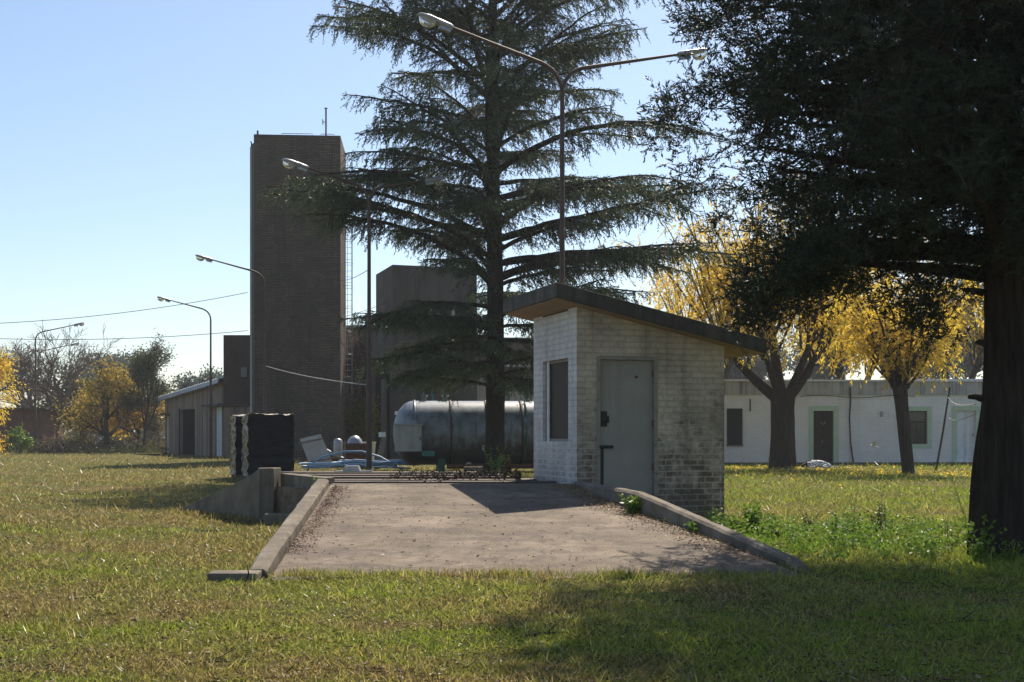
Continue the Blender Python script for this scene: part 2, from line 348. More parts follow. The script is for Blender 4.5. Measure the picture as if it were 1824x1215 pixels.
def ramp_mat():
    m, nt, N, Lk, b = new_mat('ramp_slab')
    v = coords(N, Lk, 'Object', (1,1,1))
    c = ramp(N, Lk, noise_node(N, Lk, v, 0.9, 9, 0.68), [(0.3,(0.08,0.058,0.039)),(0.48,(0.15,0.114,0.079)),(0.66,(0.24,0.188,0.138))])
    vs = coords(N, Lk, 'Object', (0.5,2.2,1))
    c = mix(N, Lk, ramp(N, Lk, noise_node(N, Lk, vs, 1.3, 8, 0.7), [(0.46,g(0)),(0.62,g(0.7))]), c, (0.06,0.046,0.036))
    c = mix(N, Lk, ramp(N, Lk, noise_node(N, Lk, v, 55, 3, 0.6), [(0.6,g(0)),(0.68,g(0.7))]), c, (0.34,0.29,0.25))
    c = mix(N, Lk, ramp(N, Lk, noise_node(N, Lk, v, 28, 5, 0.7), [(0.34,g(0.55)),(0.45,g(0))]), c, (0.06,0.045,0.035))
    vo = N.new("ShaderNodeTexVoronoi"); vo.feature = 'DISTANCE_TO_EDGE'; vo.inputs['Scale'].default_value = 0.3
    dv = N.new("ShaderNodeTexNoise"); dv.inputs['Scale'].default_value = 2.2; dv.inputs['Detail'].default_value = 6; Lk.new(v, dv.inputs['Vector'])
    va = N.new("ShaderNodeVectorMath"); va.operation = 'MULTIPLY_ADD'; va.inputs[1].default_value = (0.9,0.9,0); Lk.new(dv.outputs['Color'], va.inputs[0]); Lk.new(v, va.inputs[2]); Lk.new(va.outputs[0], vo.inputs['Vector'])
    c = mix(N, Lk, ramp(N, Lk, vo.outputs['Distance'], [(0.0,g(0.6)),(0.005,g(0))]), c, (0.03,0.023,0.018))
    c = mix(N, Lk, ramp(N, Lk, noise_node(N, Lk, v, 4.5, 6, 0.7), [(0.5,g(0)),(0.64,g(0.75))]), c, (0.062,0.044,0.03))
    Lk.new(c, b.inputs['Base Color']); b.inputs['Roughness'].default_value = 0.82; b.inputs['Specular IOR Level'].default_value = 0.3
    n1 = bump(N, Lk, noise_node(N, Lk, v, 70, 5, 0.7), 0.6, 0.012, b)
    bump(N, Lk, noise_node(N, Lk, v, 3, 6, 0.6), 0.4, 0.05, b, n1)
    return m
M['ramp_slab'] = ramp_mat()

def ground_mat():
    m, nt, N, Lk, b = new_mat('ground')
    v = coords(N, Lk, 'World', (1,1,1))
    c = ramp(N, Lk, noise_node(N, Lk, v, 7, 8, 0.75), [(0.25,(0.035,0.034,0.01)),(0.5,(0.095,0.1,0.022)),(0.75,(0.18,0.165,0.045))])
    v2 = coords(N, Lk, 'World', (0.14,0.25,1))
    c = mix(N, Lk, ramp(N, Lk, noise_node(N, Lk, v2, 1.0, 8, 0.66), [(0.48,g(0)),(0.62,g(0.7))]), c, (0.17,0.125,0.06))
    c = mix(N, Lk, ramp(N, Lk, noise_node(N, Lk, v, 1.7, 8, 0.72), [(0.6,g(0)),(0.74,g(0.7))]), c, (0.16,0.11,0.065))
    Lk.new(c, b.inputs['Base Color']); b.inputs['Roughness'].default_value = 0.95; b.inputs['Specular IOR Level'].default_value = 0.1
    n1 = bump(N, Lk, noise_node(N, Lk, v, 22, 6, 0.75), 0.9, 0.05, b)
    bump(N, Lk, noise_node(N, Lk, v, 4, 5, 0.7), 0.8, 0.15, b, n1)
    return m
M['ground'] = ground_mat()
def grass_mat(name, dry=0.5):
    m, nt, N, Lk, b = new_mat(name)
    ge = N.new("ShaderNodeNewGeometry")
    v = coords(N, Lk, 'World', (1,1,1)); v2 = coords(N, Lk, 'World', (0.14,0.25,1))
    sx = N.new("ShaderNodeSeparateXYZ"); Lk.new(v, sx.inputs[0])
    gx = N.new("ShaderNodeMapRange"); gx.inputs[1].default_value = -9; gx.inputs[2].default_value = 4; gx.inputs[3].default_value = 0.085; gx.inputs[4].default_value = -0.03; Lk.new(sx.outputs[0], gx.inputs[0])
    def biased(f_):
        a_ = N.new("ShaderNodeMath"); Lk.new(f_, a_.inputs[0]); Lk.new(gx.outputs[0], a_.inputs[1]); return a_.outputs[0]
    gc = ramp(N, Lk, ge.outputs['Random Per Island'], [(0.0,(0.1,0.15,0.018)),(0.5,(0.23,0.31,0.03)),(1.0,(0.4,0.42,0.06))])
    dc = ramp(N, Lk, ge.outputs['Random Per Island'], [(0.0,(0.1,0.075,0.024)),(0.5,(0.26,0.2,0.06)),(1.0,(0.52,0.42,0.18))])
    a = ramp(N, Lk, biased(noise_node(N, Lk, v2, 1.0, 8, 0.66)), [(0.44,g(0)),(0.54,g(1))])
    a2 = ramp(N, Lk, biased(noise_node(N, Lk, v, 1.3, 8, 0.75)), [(0.46,g(0)),(0.56,g(1))])
    f = mix(N, Lk, 0.5, a, a2, 'LIGHTEN') if False else mix(N, Lk, 0.45, a, a2)
    c = mix(N, Lk, f, gc, dc)
    Lk.new(c, b.inputs['Base Color']); b.inputs['Roughness'].default_value = 0.36; b.inputs['Specular IOR Level'].default_value = 0.45
    t = N.new("ShaderNodeBsdfTranslucent"); Lk.new(c, t.inputs[0])
    mx = N.new("ShaderNodeMixShader"); mx.inputs[0].default_value = 0.55
    Lk.new(b.outputs[0], mx.inputs[1]); Lk.new(t.outputs[0], mx.inputs[2]); Lk.new(mx.outputs[0], N["Material Output"].inputs[0])
    return m
M['grass'] = grass_mat('grass')
M['cedar'] = leafmat('cedar_needles', [(0.0,(0.03,0.05,0.026)),(0.5,(0.065,0.092,0.042)),(1.0,(0.13,0.155,0.075))], 0.35, 0.5, 0.3)
M['cypress'] = leafmat('cypress_leaves', [(0.0,(0.014,0.023,0.012)),(0.5,(0.028,0.041,0.02)),(1.0,(0.065,0.074,0.038))], 0.22, 0.5, 0.3, 0.9)
M['willow'] = leafmat('willow_leaves', [(0.0,(0.38,0.2,0.03)),(0.3,(0.66,0.42,0.04)),(0.7,(0.8,0.6,0.08)),(1.0,(0.45,0.5,0.1))], 0.6, 0.5, 0.2, 0.35)
M['yellow_bush'] = leafmat('yellow_leaves', [(0.0,(0.16,0.13,0.02)),(0.5,(0.36,0.26,0.03)),(1.0,(0.55,0.36,0.04))], 0.5, 0.5, 0.2, 0.3)
M['olive'] = leafmat('olive_leaves', [(0.0,(0.045,0.055,0.022)),(0.5,(0.085,0.1,0.036)),(1.0,(0.16,0.15,0.05))], 0.35, 0.5, 0.2, 0.4)
M['blue_green'] = leafmat('eucalyptus_leaves', [(0.0,(0.05,0.065,0.055)),(0.5,(0.085,0.105,0.085)),(1.0,(0.14,0.16,0.12))], 0.3, 0.5, 0.2, 0.3)
M['weed'] = leafmat('weed_leaves', [(0.0,(0.06,0.12,0.015)),(0.5,(0.13,0.22,0.03)),(1.0,(0.24,0.32,0.05))], 0.5, 0.45, 0.3, 1.5)
M['dry_scrub'] = leafmat('dry_scrub', [(0.0,(0.06,0.055,0.03)),(0.5,(0.12,0.115,0.06)),(1.0,(0.2,0.17,0.1))], 0.35, 0.6, 0.2, 0.4)
M['litter'] = leafmat('leaf_litter', [(0.0,(0.09,0.05,0.025)),(0.5,(0.22,0.14,0.07)),(1.0,(0.48,0.4,0.28))], 0.2, 0.5, 0.3, 2)
M['vine_red'] = leafmat('vine_red', [(0.0,(0.06,0.03,0.025)),(0.5,(0.13,0.07,0.055)),(1.0,(0.2,0.12,0.09))], 0.3, 0.6, 0.2, 0.5)
M['vine_green'] = leafmat('vine_green', [(0.0,(0.07,0.075,0.015)),(0.5,(0.2,0.19,0.03)),(1.0,(0.42,0.36,0.06))], 0.5, 0.5, 0.2, 0.6)
M['dry_twig'] = plain('dry_twig', (0.16,0.11,0.075), 0.85)

# ------------------------------------------------------------------ ground
def gz(x, y):
    k = math.exp(-((y-10)/45.0)**2)
    return k*(0.03*math.sin(x*0.8+1.3)*math.cos(y*0.6) + 0.018*math.sin(x*2.1+y*1.3) - 0.01)
def gz_np(x, y):
    k = np.exp(-((y-10)/45.0)**2)
    return k*(0.03*np.sin(x*0.8+1.3)*np.cos(y*0.6) + 0.018*np.sin(x*2.1+y*1.3) - 0.01)
def ground():
    xs = sorted(set([-3000,-1200,-500,-250,-120,-70] + [round(-45+i*0.45,3) for i in range(201)] + [70,120,250,500,1200,3000]))
    ys = sorted(set([-2000,-500,-120,-40,-12] + [round(-4+i*0.45,3) for i in range(150)] + [70,80,100,130,180,260,500,1200,4000]))
    vs = [(x, y, gz(x, y)) for y in ys for x in xs]; w = len(xs)
    fs = [(j*w+i, j*w+i+1, (j+1)*w+i+1, (j+1)*w+i) for j in range(len(ys)-1) for i in range(w-1)]
    mb = MB(); mb.add(vs, fs, True); o = mb.build('ground', M['ground']); o["kind"] = "structure"
ground()

# ------------------------------------------------------------------ weighbridge booth
TH = R(18)
K0 = (1.018, 19.4)
SL = 0.218
def soff(x): return 3.442 - SL*x
booth = empty('weighbridge_booth', (K0[0], K0[1], 0), TH, 'small whitewashed brick booth with a sloping concrete roof beside the ramp', 'booth')
W, Ld, T = 2.58, 2.07, 0.16
dx0, dx1, dz0, dz1 = 0.35, 1.37, 0.30, 2.67
wy0, wy1, wz0, wz1 = 0.373, 1.60, 1.315, 2.66
b = MB()
tp = lambda x: soff(x) + 0.02
b.prism([(0,-0.1),(dx0,-0.1),(dx0,tp(dx0)),(0,tp(0))], 'y', 0, T)
b.prism([(dx0,dz1),(dx1,dz1),(dx1,tp(dx1)),(dx0,tp(dx0))], 'y', 0, T)
b.prism([(dx1,-0.1),(W,-0.1),(W,tp(W)),(dx1,tp(dx1))], 'y', 0, T)
b.prism([(dx0,-0.1),(dx1,-0.1),(dx1,dz0),(dx0,dz0)], 'y', 0, T)
b.prism([(0,-0.1),(W,-0.1),(W,tp(W)),(0,tp(0))], 'y', Ld-T, Ld)
b.box(W-T, W, T, Ld-T, -0.1, soff(W))
b.build('wall', M['kiosk_wall'], booth)
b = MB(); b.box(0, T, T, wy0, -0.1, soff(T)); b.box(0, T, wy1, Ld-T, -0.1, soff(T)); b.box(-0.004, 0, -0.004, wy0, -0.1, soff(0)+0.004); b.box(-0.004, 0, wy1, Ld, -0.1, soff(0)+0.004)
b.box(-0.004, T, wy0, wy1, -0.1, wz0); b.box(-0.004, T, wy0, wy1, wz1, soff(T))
b.build('side_wall', M['kiosk_side_skylit'], booth)
r = MB(); x0, x1, y0, y1 = -0.45, 3.2, -0.30, Ld+0.36
r.prism([(x0,soff(x0)+0.006),(x1,soff(x1)+0.006),(x1,soff(x1)+0.238),(x0,soff(x0)+0.238)], 'y', y0, y1)
r.build('roof', M['roof_concrete'], booth, bevel=0.012)
s = MB(); e = 0.03
s.prism([(x0+e,soff(x0+e)-0.006),(x1-e,soff(x1-e)-0.006),(x1-e,soff(x1-e)+0.003),(x0+e,soff(x0+e)+0.003)], 'y', y0+e, y1-e)
s.build('soffit', M['soffit'], booth)
fr = MB()
fr.box(dx0-0.015, dx0+0.045, -0.012, 0.10, dz0, dz1); fr.box(dx1-0.045, dx1+0.015, -0.012, 0.10, dz0, dz1); fr.box(dx0+0.045, dx1-0.045, -0.012, 0.10, dz1-0.05, dz1+0.012)
fr.build('door_frame', M['frame_worn'], booth)
dr = MB(); dr.box(dx0+0.05, dx1-0.05, 0.045, 0.085, dz0+0.005, dz1-0.055)
door = dr.build('door', M['door_grey'], booth)
l = MB(); l.box(dx0+0.035, dx0+0.17, 0.012, 0.043, 1.56, 1.80); l.box(dx0+0.07, dx0+0.2, -0.0, 0.012, 1.62, 1.73); l.build('lock', M['black_metal'], door, bevel=0.006)
l = MB(); l.box(dx0+0.03, dx0+0.26, -0.035, 0.03, 1.215, 1.26); l.box(dx0+0.045, dx0+0.115, 0.025, 0.043, 0.45, 1.213); l.build('handle', M['black_metal'], door, bevel=0.006)
for zz in (0.85, 1.55, 2.35):
    l = MB(); l.tube([(dx1-0.052, 0.03, zz),(dx1-0.052, 0.03, zz+0.11)], 0.013, 8); l.build('hinge', M['rust'], door)
l = MB(); l.box(dx1-0.36, dx1-0.31, 0.037, 0.043, 2.33, 2.37); l.build('plate', M['rust'], door)
win = MB()
win.box(0.06, 0.11, wy0, wy0+0.05, wz0, wz1); win.box(0.055, 0.112, wy1-0.05, wy1, wz0, wz1)
win.box(0.06, 0.11, wy0+0.05, wy1-0.06, wz0, wz0+0.045); win.box(0.06, 0.11, wy0+0.05, wy1-0.06, wz1-0.045, wz1)
window = win.build('window', M['frame_worn'], booth)
p = MB(); p.box(0.03, 0.054, wy1-0.2, wy1-0.13, wz0, wz1); p.build('frame', M['white_paint'], window)
p = MB(); p.box(0.08, 0.09, wy0+0.05, wy1-0.06, wz0+0.045, wz1-0.045); p.build('pane', M['board'], window)

# ------------------------------------------------------------------ ramp, deck and retaining walls
def rz(Y): return max(0.0, (Y-12.35)*0.1 - 0.006)
rampo = empty('weighbridge_ramp', (0, 12.75, 0), 0, 'weathered concrete ramp rising between low kerbs to the booth', 'ramp')
def slab_mesh():
    mb = MB(); rows = 40; cols = 40; vs = []
    for j in range(rows+1):
        Y = 12.35 + (19.02-12.35)*j/rows; t = (Y-12.35)/(19.02-12.35)
        xl = -2.42 + t*(-2.80+2.42); xr = 3.02 + t*(0.92-3.02)
        for i in range(cols+1):
            X = xl + (xr-xl)*i/cols
            z = (Y-12.35)*0.1 - 0.02 + 0.012*mnoise.noise(Vector((X*1.3, Y*1.3, 3))) + (0.014 if Y > 12.6 else -0.02)
            vs.append((X, Y-12.75, z))
    w = cols+1
    mb.add(vs, [(j*w+i, j*w+i+1, (j+1)*w+i+1, (j+1)*w+i) for j in range(rows) for i in range(cols)], True)
    # skirts close the sides
    for side in (0, cols):
        top = [vs[j*w+side] for j in range(rows+1)]; bot = [(x, y, -0.3) for x, y, z in top]
        n = rows+1
        mb.add(top+bot, [(j, j+1, n+j+1, n+j) if side == 0 else (j+1, j, n+j, n+j+1) for j in range(rows)])
    return mb
slab_mesh().build('slab', M['ramp_slab'], rampo)
def kerb(pts, w, parent):                          # pts: (X, Y, z top); irregular worn kerb with sloping edges
    mb = MB(); secs = []
    dense = []
    for a, c in zip(pts[:-1], pts[1:]):
        n = max(2, int((Vector(c)-Vector(a)).length/0.12))
        dense += [Vector(a).lerp(Vector(c), k/n) for k in range(n)]
    dense.append(Vector(pts[-1]))
    for i, p in enumerate(dense):
        d = dense[min(i+1,len(dense)-1)] - dense[max(i-1,0)]; d.z = 0; d.normalize(); s_ = Vector((d.y, -d.x, 0))
        jit = lambda k, a: a*0.35*mnoise.noise(Vector((p.x*3+k*7, p.y*3, k))) + a*0.3*mnoise.noise(Vector((p.x*11+k*7, p.y*11, k)))
        q = Vector((p.x, p.y-12.75, p.z))
        h = w/2
        secs.append([q - s_*(h+0.02) + Vector((0,0,-p.z-0.2)), q - s_*(h+jit(1,0.02)) + Vector((0,0,-0.03+jit(2,0.02))), q - s_*(h-0.035+jit(3,0.02)) + Vector((0,0,jit(4,0.02))),
                     q + s_*(h-0.035+jit(5,0.02)) + Vector((0,0,jit(6,0.02))), q + s_*(h+jit(7,0.02)) + Vector((0,0,-0.03+jit(8,0.02))), q + s_*(h+0.02) + Vector((0,0,-p.z-0.2))])
    m = 6; vs = [v for sc in secs for v in sc]
    fs = [(i*m+k, (i+1)*m+k, (i+1)*m+k+1, i*m+k+1) for i in range(len(secs)-1) for k in range(m-1)]
    fs += [tuple(range(m)), tuple((len(secs)-1)*m + k for k in range(m-1,-1,-1))]
    mb.add(vs, fs)
    return mb.build('kerb', M['concrete'], parent)
kerb([(-2.60,12.62,0.06),(-2.63,13.2,0.165),(-2.90,18.9,0.755)], 0.2, rampo)
kerb([(3.04,12.95,0.06),(2.98,13.15,0.13),(1.72,16.55,0.665),(1.02,18.9,0.72)], 0.17, rampo)
st = MB(); st.box(-3.05,-2.55,-0.42,-0.12,-0.15,0.055); st.build('footing', M['concrete'], rampo, bevel=0.02)

deck = empty('weighbridge_deck', (0, 19.05, 0), 0, 'low weighbridge deck of rusty beams behind the ramp', 'weighbridge')
d = MB(); d.box(-2.82, 1.0, 0.0, 0.32, -0.2, 0.665); d.build('front_beam', M['concrete'], deck, bevel=0.025)
d = MB(); d.prism([(-3.0,0.35),(1.0,0.35),(1.0,5.4),(-4.7,5.4),(-4.35,2.2)], 'z', -0.2, 0.56); d.build('pit_floor', M['ramp_slab'], deck)
for k, (yy, hh, w_) in enumerate([(1.0,0.665,0.5),(1.9,0.66,0.35),(2.7,0.675,0.45),(3.6,0.68,0.4)]):
    d = MB(); d.box(-3.0 - 0.26*yy, 1.05 - yy*0.33, yy, yy+w_, 0.562, hh+0.005*k); d.build('beam', M['rusty_pole'] if k % 2 else M['wood_dark'], deck, bevel=0.01)
d = MB(); d.box(-4.85, 1.0-1.7, 4.9, 5.4, 0.562, 0.70); d.build('rear_kerb', M['concrete'], deck, bevel=0.02)

wallo = empty('retaining_wall', (-4.22, 20.6, 0), 0, 'triangular concrete wing wall at the left of the ramp', 'retaining wall')
a = MB()
def wing(p0, p1, z0, z1, th, name):
    p0 = Vector((*p0,0)); p1 = Vector((*p1,0)); dd = (p1-p0).normalized(); nn = Vector((-dd.y, dd.x, 0))*th
    mb = MB(); n = 14; fr_, bk = [], []
    prof = [(0, -0.3)] + [(k/n, z0 + (z1-z0)*(k/n)**0.86) for k in range(n+1)] + [(1, -0.3)]
    for t, z in prof:
        q = p0.lerp(p1, t); fr_.append(Vector((q.x+4.22, q.y-20.6, z))); bk.append(Vector((q.x+4.22+nn.x, q.y-20.6+nn.y, z)))
    mb.hull(fr_, bk); return mb.build(name, M['concrete'], wallo, bevel=0.012)
wing((-4.20,20.55), (-6.25,22.9), 0.87, 0.02, -0.18, 'wing')
m_ = MB(); m_.prism([(0.03,-0.04),(0.24,0.02),(0.30,0.40),(-0.05,0.14)], 'z', -0.3, 0.872); m_.build('post', M['concrete'], wallo, bevel=0.015)
m_ = MB(); n_ = 10
for k in range(n_):
    t0, t1 = k/n_, (k+1)/n_
    def q(t, off): return (0.3 + t*0.98 + off*0.6, 0.32 - t*1.6 + off, 0)
    a0, a1, b0, b1 = q(t0,0), q(t1,0), q(t0,0.22), q(t1,0.22)
    z0_, z1_ = 0.77 - 0.02*t0 , 0.77-0.02*t1
    m_.hull([(a0[0],a0[1],-0.3),(a1[0],a1[1],-0.3),(a1[0],a1[1],z1_),(a0[0],a0[1],z0_)], [(b0[0],b0[1],-0.3),(b1[0],b1[1],-0.3),(b1[0],b1[1],z1_),(b0[0],b0[1],z0_)])
m_.build('side_wall', M['concrete'], wallo)
m_ = MB(); m_.box(0.15, 0.75, -0.35, 0.0, -0.1, 0.13); m_.build('footing', M['concrete'], wallo, bevel=0.02)

# ------------------------------------------------------------------ brick tower
TY = 64.0
tw = empty('brick_tower', ((452-HX)/F*TY, TY, 0), R(4), 'tall windowless dark brick tower behind the wrapped pallets', 'tower')
TWd, TH_ = 4.46, 16.95
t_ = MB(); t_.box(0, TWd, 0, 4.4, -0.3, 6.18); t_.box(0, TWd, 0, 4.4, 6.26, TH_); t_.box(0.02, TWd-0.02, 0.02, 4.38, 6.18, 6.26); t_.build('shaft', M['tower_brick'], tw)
t_ = MB(); t_.box(-0.32,-0.22, 0.9, 1.5, -0.3, TH_-0.45); t_.box(-0.08,-0.004, 0.5, 1.5, -0.3, TH_-0.5); t_.build('pilaster', M['parapet'], tw)
for xx in (-0.19, -0.12):
    t_ = MB(); t_.tube([(xx,0.9,0),(xx,0.9,TH_-0.3)], 0.035, 8); t_.build('downpipe', M['grey_pole'], tw)
t_ = MB()
for xa, xb in ((1.4,2.2),(2.2,3.0),(3.42,4.12)):
    t_.tube([(xa,0.3,TH_),(xa,0.3,TH_+0.14),(xb,0.3,TH_+0.14),(xb,0.3,TH_)], 0.018, 5)
t_.build('railing', M['grey_pole'], tw)
an = MB(); an.tube([(3.68,0.4,TH_),(3.68,0.4,TH_+1.52)], 0.045, 6); an.tube([(3.6,0.4,TH_+1.52),(3.76,0.4,TH_+1.52)], 0.035, 6)
an.tube([(3.68,0.4,TH_+0.8),(3.5,0.4,TH_+0.8)], 0.02, 5)
for zz in np.linspace(0.68,0.92,5): an.tube([(3.5,0.25,TH_+zz),(3.5,0.4,TH_+zz),(3.55,0.55,TH_+zz)], 0.012, 4)
an.tube([(3.5,0.4,TH_+0.66),(3.5,0.4,TH_+0.94)], 0.014, 4); an.build('antenna', M['grey_pole'], tw)
an = MB(); an.tube([(0.16,0.3,TH_),(0.16,0.3,TH_+0.26)], 0.05, 8); an.build('vent_pipe', M['black_metal'], tw)
an = MB(); an.tube([(-0.27,1.1,TH_-0.45),(-0.27,1.1,TH_-0.2),(-0.31,1.1,TH_-0.12)], 0.035, 6); an.tube([(-0.18,1.1,TH_-0.45),(-0.16,1.1,TH_-0.22)], 0.05, 6); an.build('bracket', M['black_metal'], tw)
ld = MB()
for xx in (4.62, 4.98): ld.tube([(xx,1.0,2.5),(xx,1.0,TH_-0.6)], 0.018, 5)
for k in range(44): ld.tube([(4.62,1.0,2.6+k*0.31),(4.98,1.0,2.6+k*0.31)], 0.011, 4)
for k in range(11):
    zc = 3.2 + k*1.2
    ld.tube([(4.55,1.0,zc),(4.55,0.55,zc),(4.8,0.32,zc),(5.05,0.55,zc),(5.05,1.0,zc)], 0.014, 4)
    ld.tube([(4.46,1.0,zc+.2),(4.62,1.0,zc+.2)], 0.014, 4)
for xx, yy in ((4.55,0.6),(4.8,0.32),(5.05,0.6)): ld.tube([(xx,yy,3.2),(xx,yy,TH_-1.2)], 0.012, 4)
ld.build('ladder', M['grey_pole'], tw)

# ------------------------------------------------------------------ dark annex and shed at the left
AY = 76.0
ax = empty('annex_block', ((398-HX)/F*AY, AY, 0), 0, 'dark brown windowless block between the shed and the brick tower', 'building')
m_ = MB(); m_.box(0, 4.2, 0, 5, 3.22, 7.5); m_.build('upper_wall', M['dark_brick'], ax)
m_ = MB(); m_.box(0.03, 4.2, 0.04, 5, -0.3, 3.1); m_.build('lower_wall', M['plaster_brown'], ax)
m_ = MB(); m_.box(-0.3, 4.2, -0.12, 5, 3.1, 3.22); m_.build('ledge', M['roof_concrete'], ax)
m_ = MB(); m_.box(1.12, 1.5, -0.25, 0.0, 4.9, 5.5); m_.build('lamp_box', M['grey_pole'], ax, bevel=0.02)

P1 = Vector((-25.3, 90.0, 0)); P2 = Vector((-17.99, 77.0, 0))
SLen = (P2-P1).length; sa = math.atan2((P2-P1).y, (P2-P1).x)
shed = empty('long_shed', (P1.x, P1.y, 0), sa, 'long low shed with stained panel walls and a grey sheet roof', 'shed')
def wall_t(px):
    k = (px-HX)/F; d_ = P2-P1
    return (k*P1.y - P1.x)/(d_.x - k*d_.y)*SLen
hs = lambda t: 3.95 + 0.75*t/SLen
q = [wall_t(p_) for p_ in (300, 320, 347, 383, 395)]
zt = 3.1
sw = MB()
def seg(t0, t1, z0, z1=None):
    sw.prism([(t0,z0),(t1,z0),(t1,z1 if z1 else hs(t1)),(t0,z1 if z1 else hs(t0))], 'y', 0, 0.25)
seg(0, 0.25, -0.2); seg(0.25, q[0], 2.7); seg(q[0], q[1], -0.2); seg(q[1], q[2], zt); seg(q[2], q[3], -0.2); seg(q[3], q[4], zt); seg(q[4], SLen, -0.2)
sw.prism([(0,-0.2),(0,hs(0)),(SLen,hs(SLen)),(SLen,-0.2)], 'y', 8.0, 8.2)
sw.box(0, 0.25, 0.25, 8.0, -0.2, hs(0)); sw.box(SLen-0.25, SLen, 0.25, 8.0, -0.2, hs(SLen))
sw.build('wall', M['plaster_brown'], shed)
for t in np.arange(0.9, SLen, 1.15):
    if q[1]-0.1 < t < q[2]+0.1 or q[3]-0.1 < t < q[4]+0.1: continue
    gr = MB(); gr.box(t, t+0.05, -0.018, -0.002, 0.0, hs(t)-0.1); gr.build('panel_joint', M['roof_concrete'], shed)
rf = MB(); n_ = 110
vs = []
for i in range(n_+1):
    t = -0.3 + (SLen+0.6)*i/n_; zz = hs(t) + 0.16 + 0.04*math.cos(i*math.pi/2)
    for yv, dz in ((-0.45,-0.3),(-0.4,0.0),(1.5,0.38),(8.6,0.9),(8.6,0.86),(1.5,0.33),(-0.36,-0.04),(-0.42,-0.3)): vs.append((t, yv, zz+dz))
rf.add(vs, [(i*8+k, (i+1)*8+k, (i+1)*8+(k+1)%8, i*8+(k+1)%8) for i in range(n_) for k in range(8)])
rf.build('roof', M['corrugated'], shed)
m_ = MB(); m_.box(q[1], q[2], 0.24, 0.26, -0.2, zt); m_.build('doorway', M['dark_inside'], shed)
m_ = MB(); m_.box(q[1]-0.12, q[1], -0.05, 0.02, 0, zt+0.1); m_.build('door_jamb', M['black_metal'], shed)
m_ = MB(); m_.box(q[3], q[4], 0.1, 0.16, 0, zt); m_.box(q[3]+0.05, q[4]-0.05, 0.08, 0.1, 1.2, 1.26); m_.build('door', M['pale_blue_paint'], shed); 
m_ = MB(); m_.box(0.25, q[0], 0.1, 0.16, 0, 2.7); m_.build('door', M['white_paint'], shed)
m_ = MB(); m_.box(q[3]-1.6, q[4]+0.6, -0.45, -0.002, zt+0.05, zt+0.2); m_.build('lintel', M['roof_concrete'], shed)
m_ = MB(); m_.box(0.1, q[0]+0.5, -0.4, -0.002, 2.75, 2.9); m_.build('lintel', M['roof_concrete'], shed)

ob = empty('brick_outbuilding', (-45.0, 95, 0), R(6), 'low reddish brick outbuilding at the left edge behind the yellow willow', 'building')
m_ = MB(); m_.box(0, 8.6, 0, 6, -0.2, 3.3); m_.build('wall', M['red_brick'], ob)
m_ = MB(); m_.prism([(-0.4,3.3),(9.0,3.3),(9.0,3.45),(-0.4,3.45)], 'y', -0.5, 6.4); m_.build('roof', M['roof_concrete'], ob)

# ------------------------------------------------------------------ buildings behind the tank
bk = empty('concrete_block', (-6.84, 70, 0), TH, 'tall stained concrete building with a stepped top behind the cedar', 'building')
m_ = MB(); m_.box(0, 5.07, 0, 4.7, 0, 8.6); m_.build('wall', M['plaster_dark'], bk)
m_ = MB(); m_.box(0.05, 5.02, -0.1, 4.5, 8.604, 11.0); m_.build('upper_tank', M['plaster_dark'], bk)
m_ = MB(); m_.box(-0.05, -0.004, 0.5, 4.2, 0, 5.6); m_.build('doorway', M['dark_inside'], bk)
m_ = MB(); m_.box(-0.09, -0.052, 0.9, 2.4, 0, 4.6); m_.build('door', M['plaster_grey'], bk)
for xx in (0.9, 2.2, 3.5):
    m_ = MB(); m_.box(xx, xx+0.18, -0.12, -0.002, 8.2, 8.55); m_.build('corbel', M['parapet'], bk)
m_ = MB(); m_.tube([(2.35,-0.2,0.2),(2.35,-0.2,4.9),(2.35,0.0,5.0)], 0.09, 10); m_.build('pipe', M['teal_pipe'], bk)
lb = empty('low_store', (-2.9, 76, 0), TH*0.3, 'low pale store with a light roof edge beside the cedar trunk', 'building')
m_ = MB(); m_.box(0, 9, 0, 6, 0, 4.9); m_.build('wall', M['parapet'], lb)
m_ = MB(); m_.box(-0.2, 9.2, -0.3, 6.2, 4.9, 5.55); m_.build('roof', M['plaster_grey'], lb)
m_ = MB(); m_.box(-0.22, 9.22, -0.32, 6.22, 5.553, 5.68); m_.build('coping', M['white_paint'], lb)  # white colour stands in for sunlight along the top roof edge
m_ = MB(); m_.box(2.05, 2.75, -0.03, 0.0, 2.4, 3.9); m_.build('window', M['glass_dark'], lb)
m_ = MB(); m_.tube([(0.35,-0.12,0),(0.35,-0.12,4.85)], 0.07, 8); m_.build('downpipe', M['white_paint'], lb)
hb = empty('dark_hall', (-4.2, 88, 0), TH*0.3, 'dark hall rising behind the low pale store', 'building')
m_ = MB(); m_.box(0, 14, 0, 9, 0, 8.0); m_.build('wall', M['dark_brick'], hb)
m_ = MB(); m_.box(-0.2, 14.2, -0.2, 9.2, 8.0, 8.3); m_.build('roof', M['roof_concrete'], hb)
yw = empty('yard_wall', ((596-HX)/F*80, 80, 0), 0, 'high grey wall between the tower and the concrete building', 'wall')
m_ = MB(); m_.box(0, 3.6, 0, 0.3, 0, 8.3); m_.build('wall', M['plaster_grey'], yw)
m_ = MB(); m_.box(-0.05, 3.65, -0.06, 0.36, 8.3, 8.45); m_.build('coping', M['parapet'], yw)

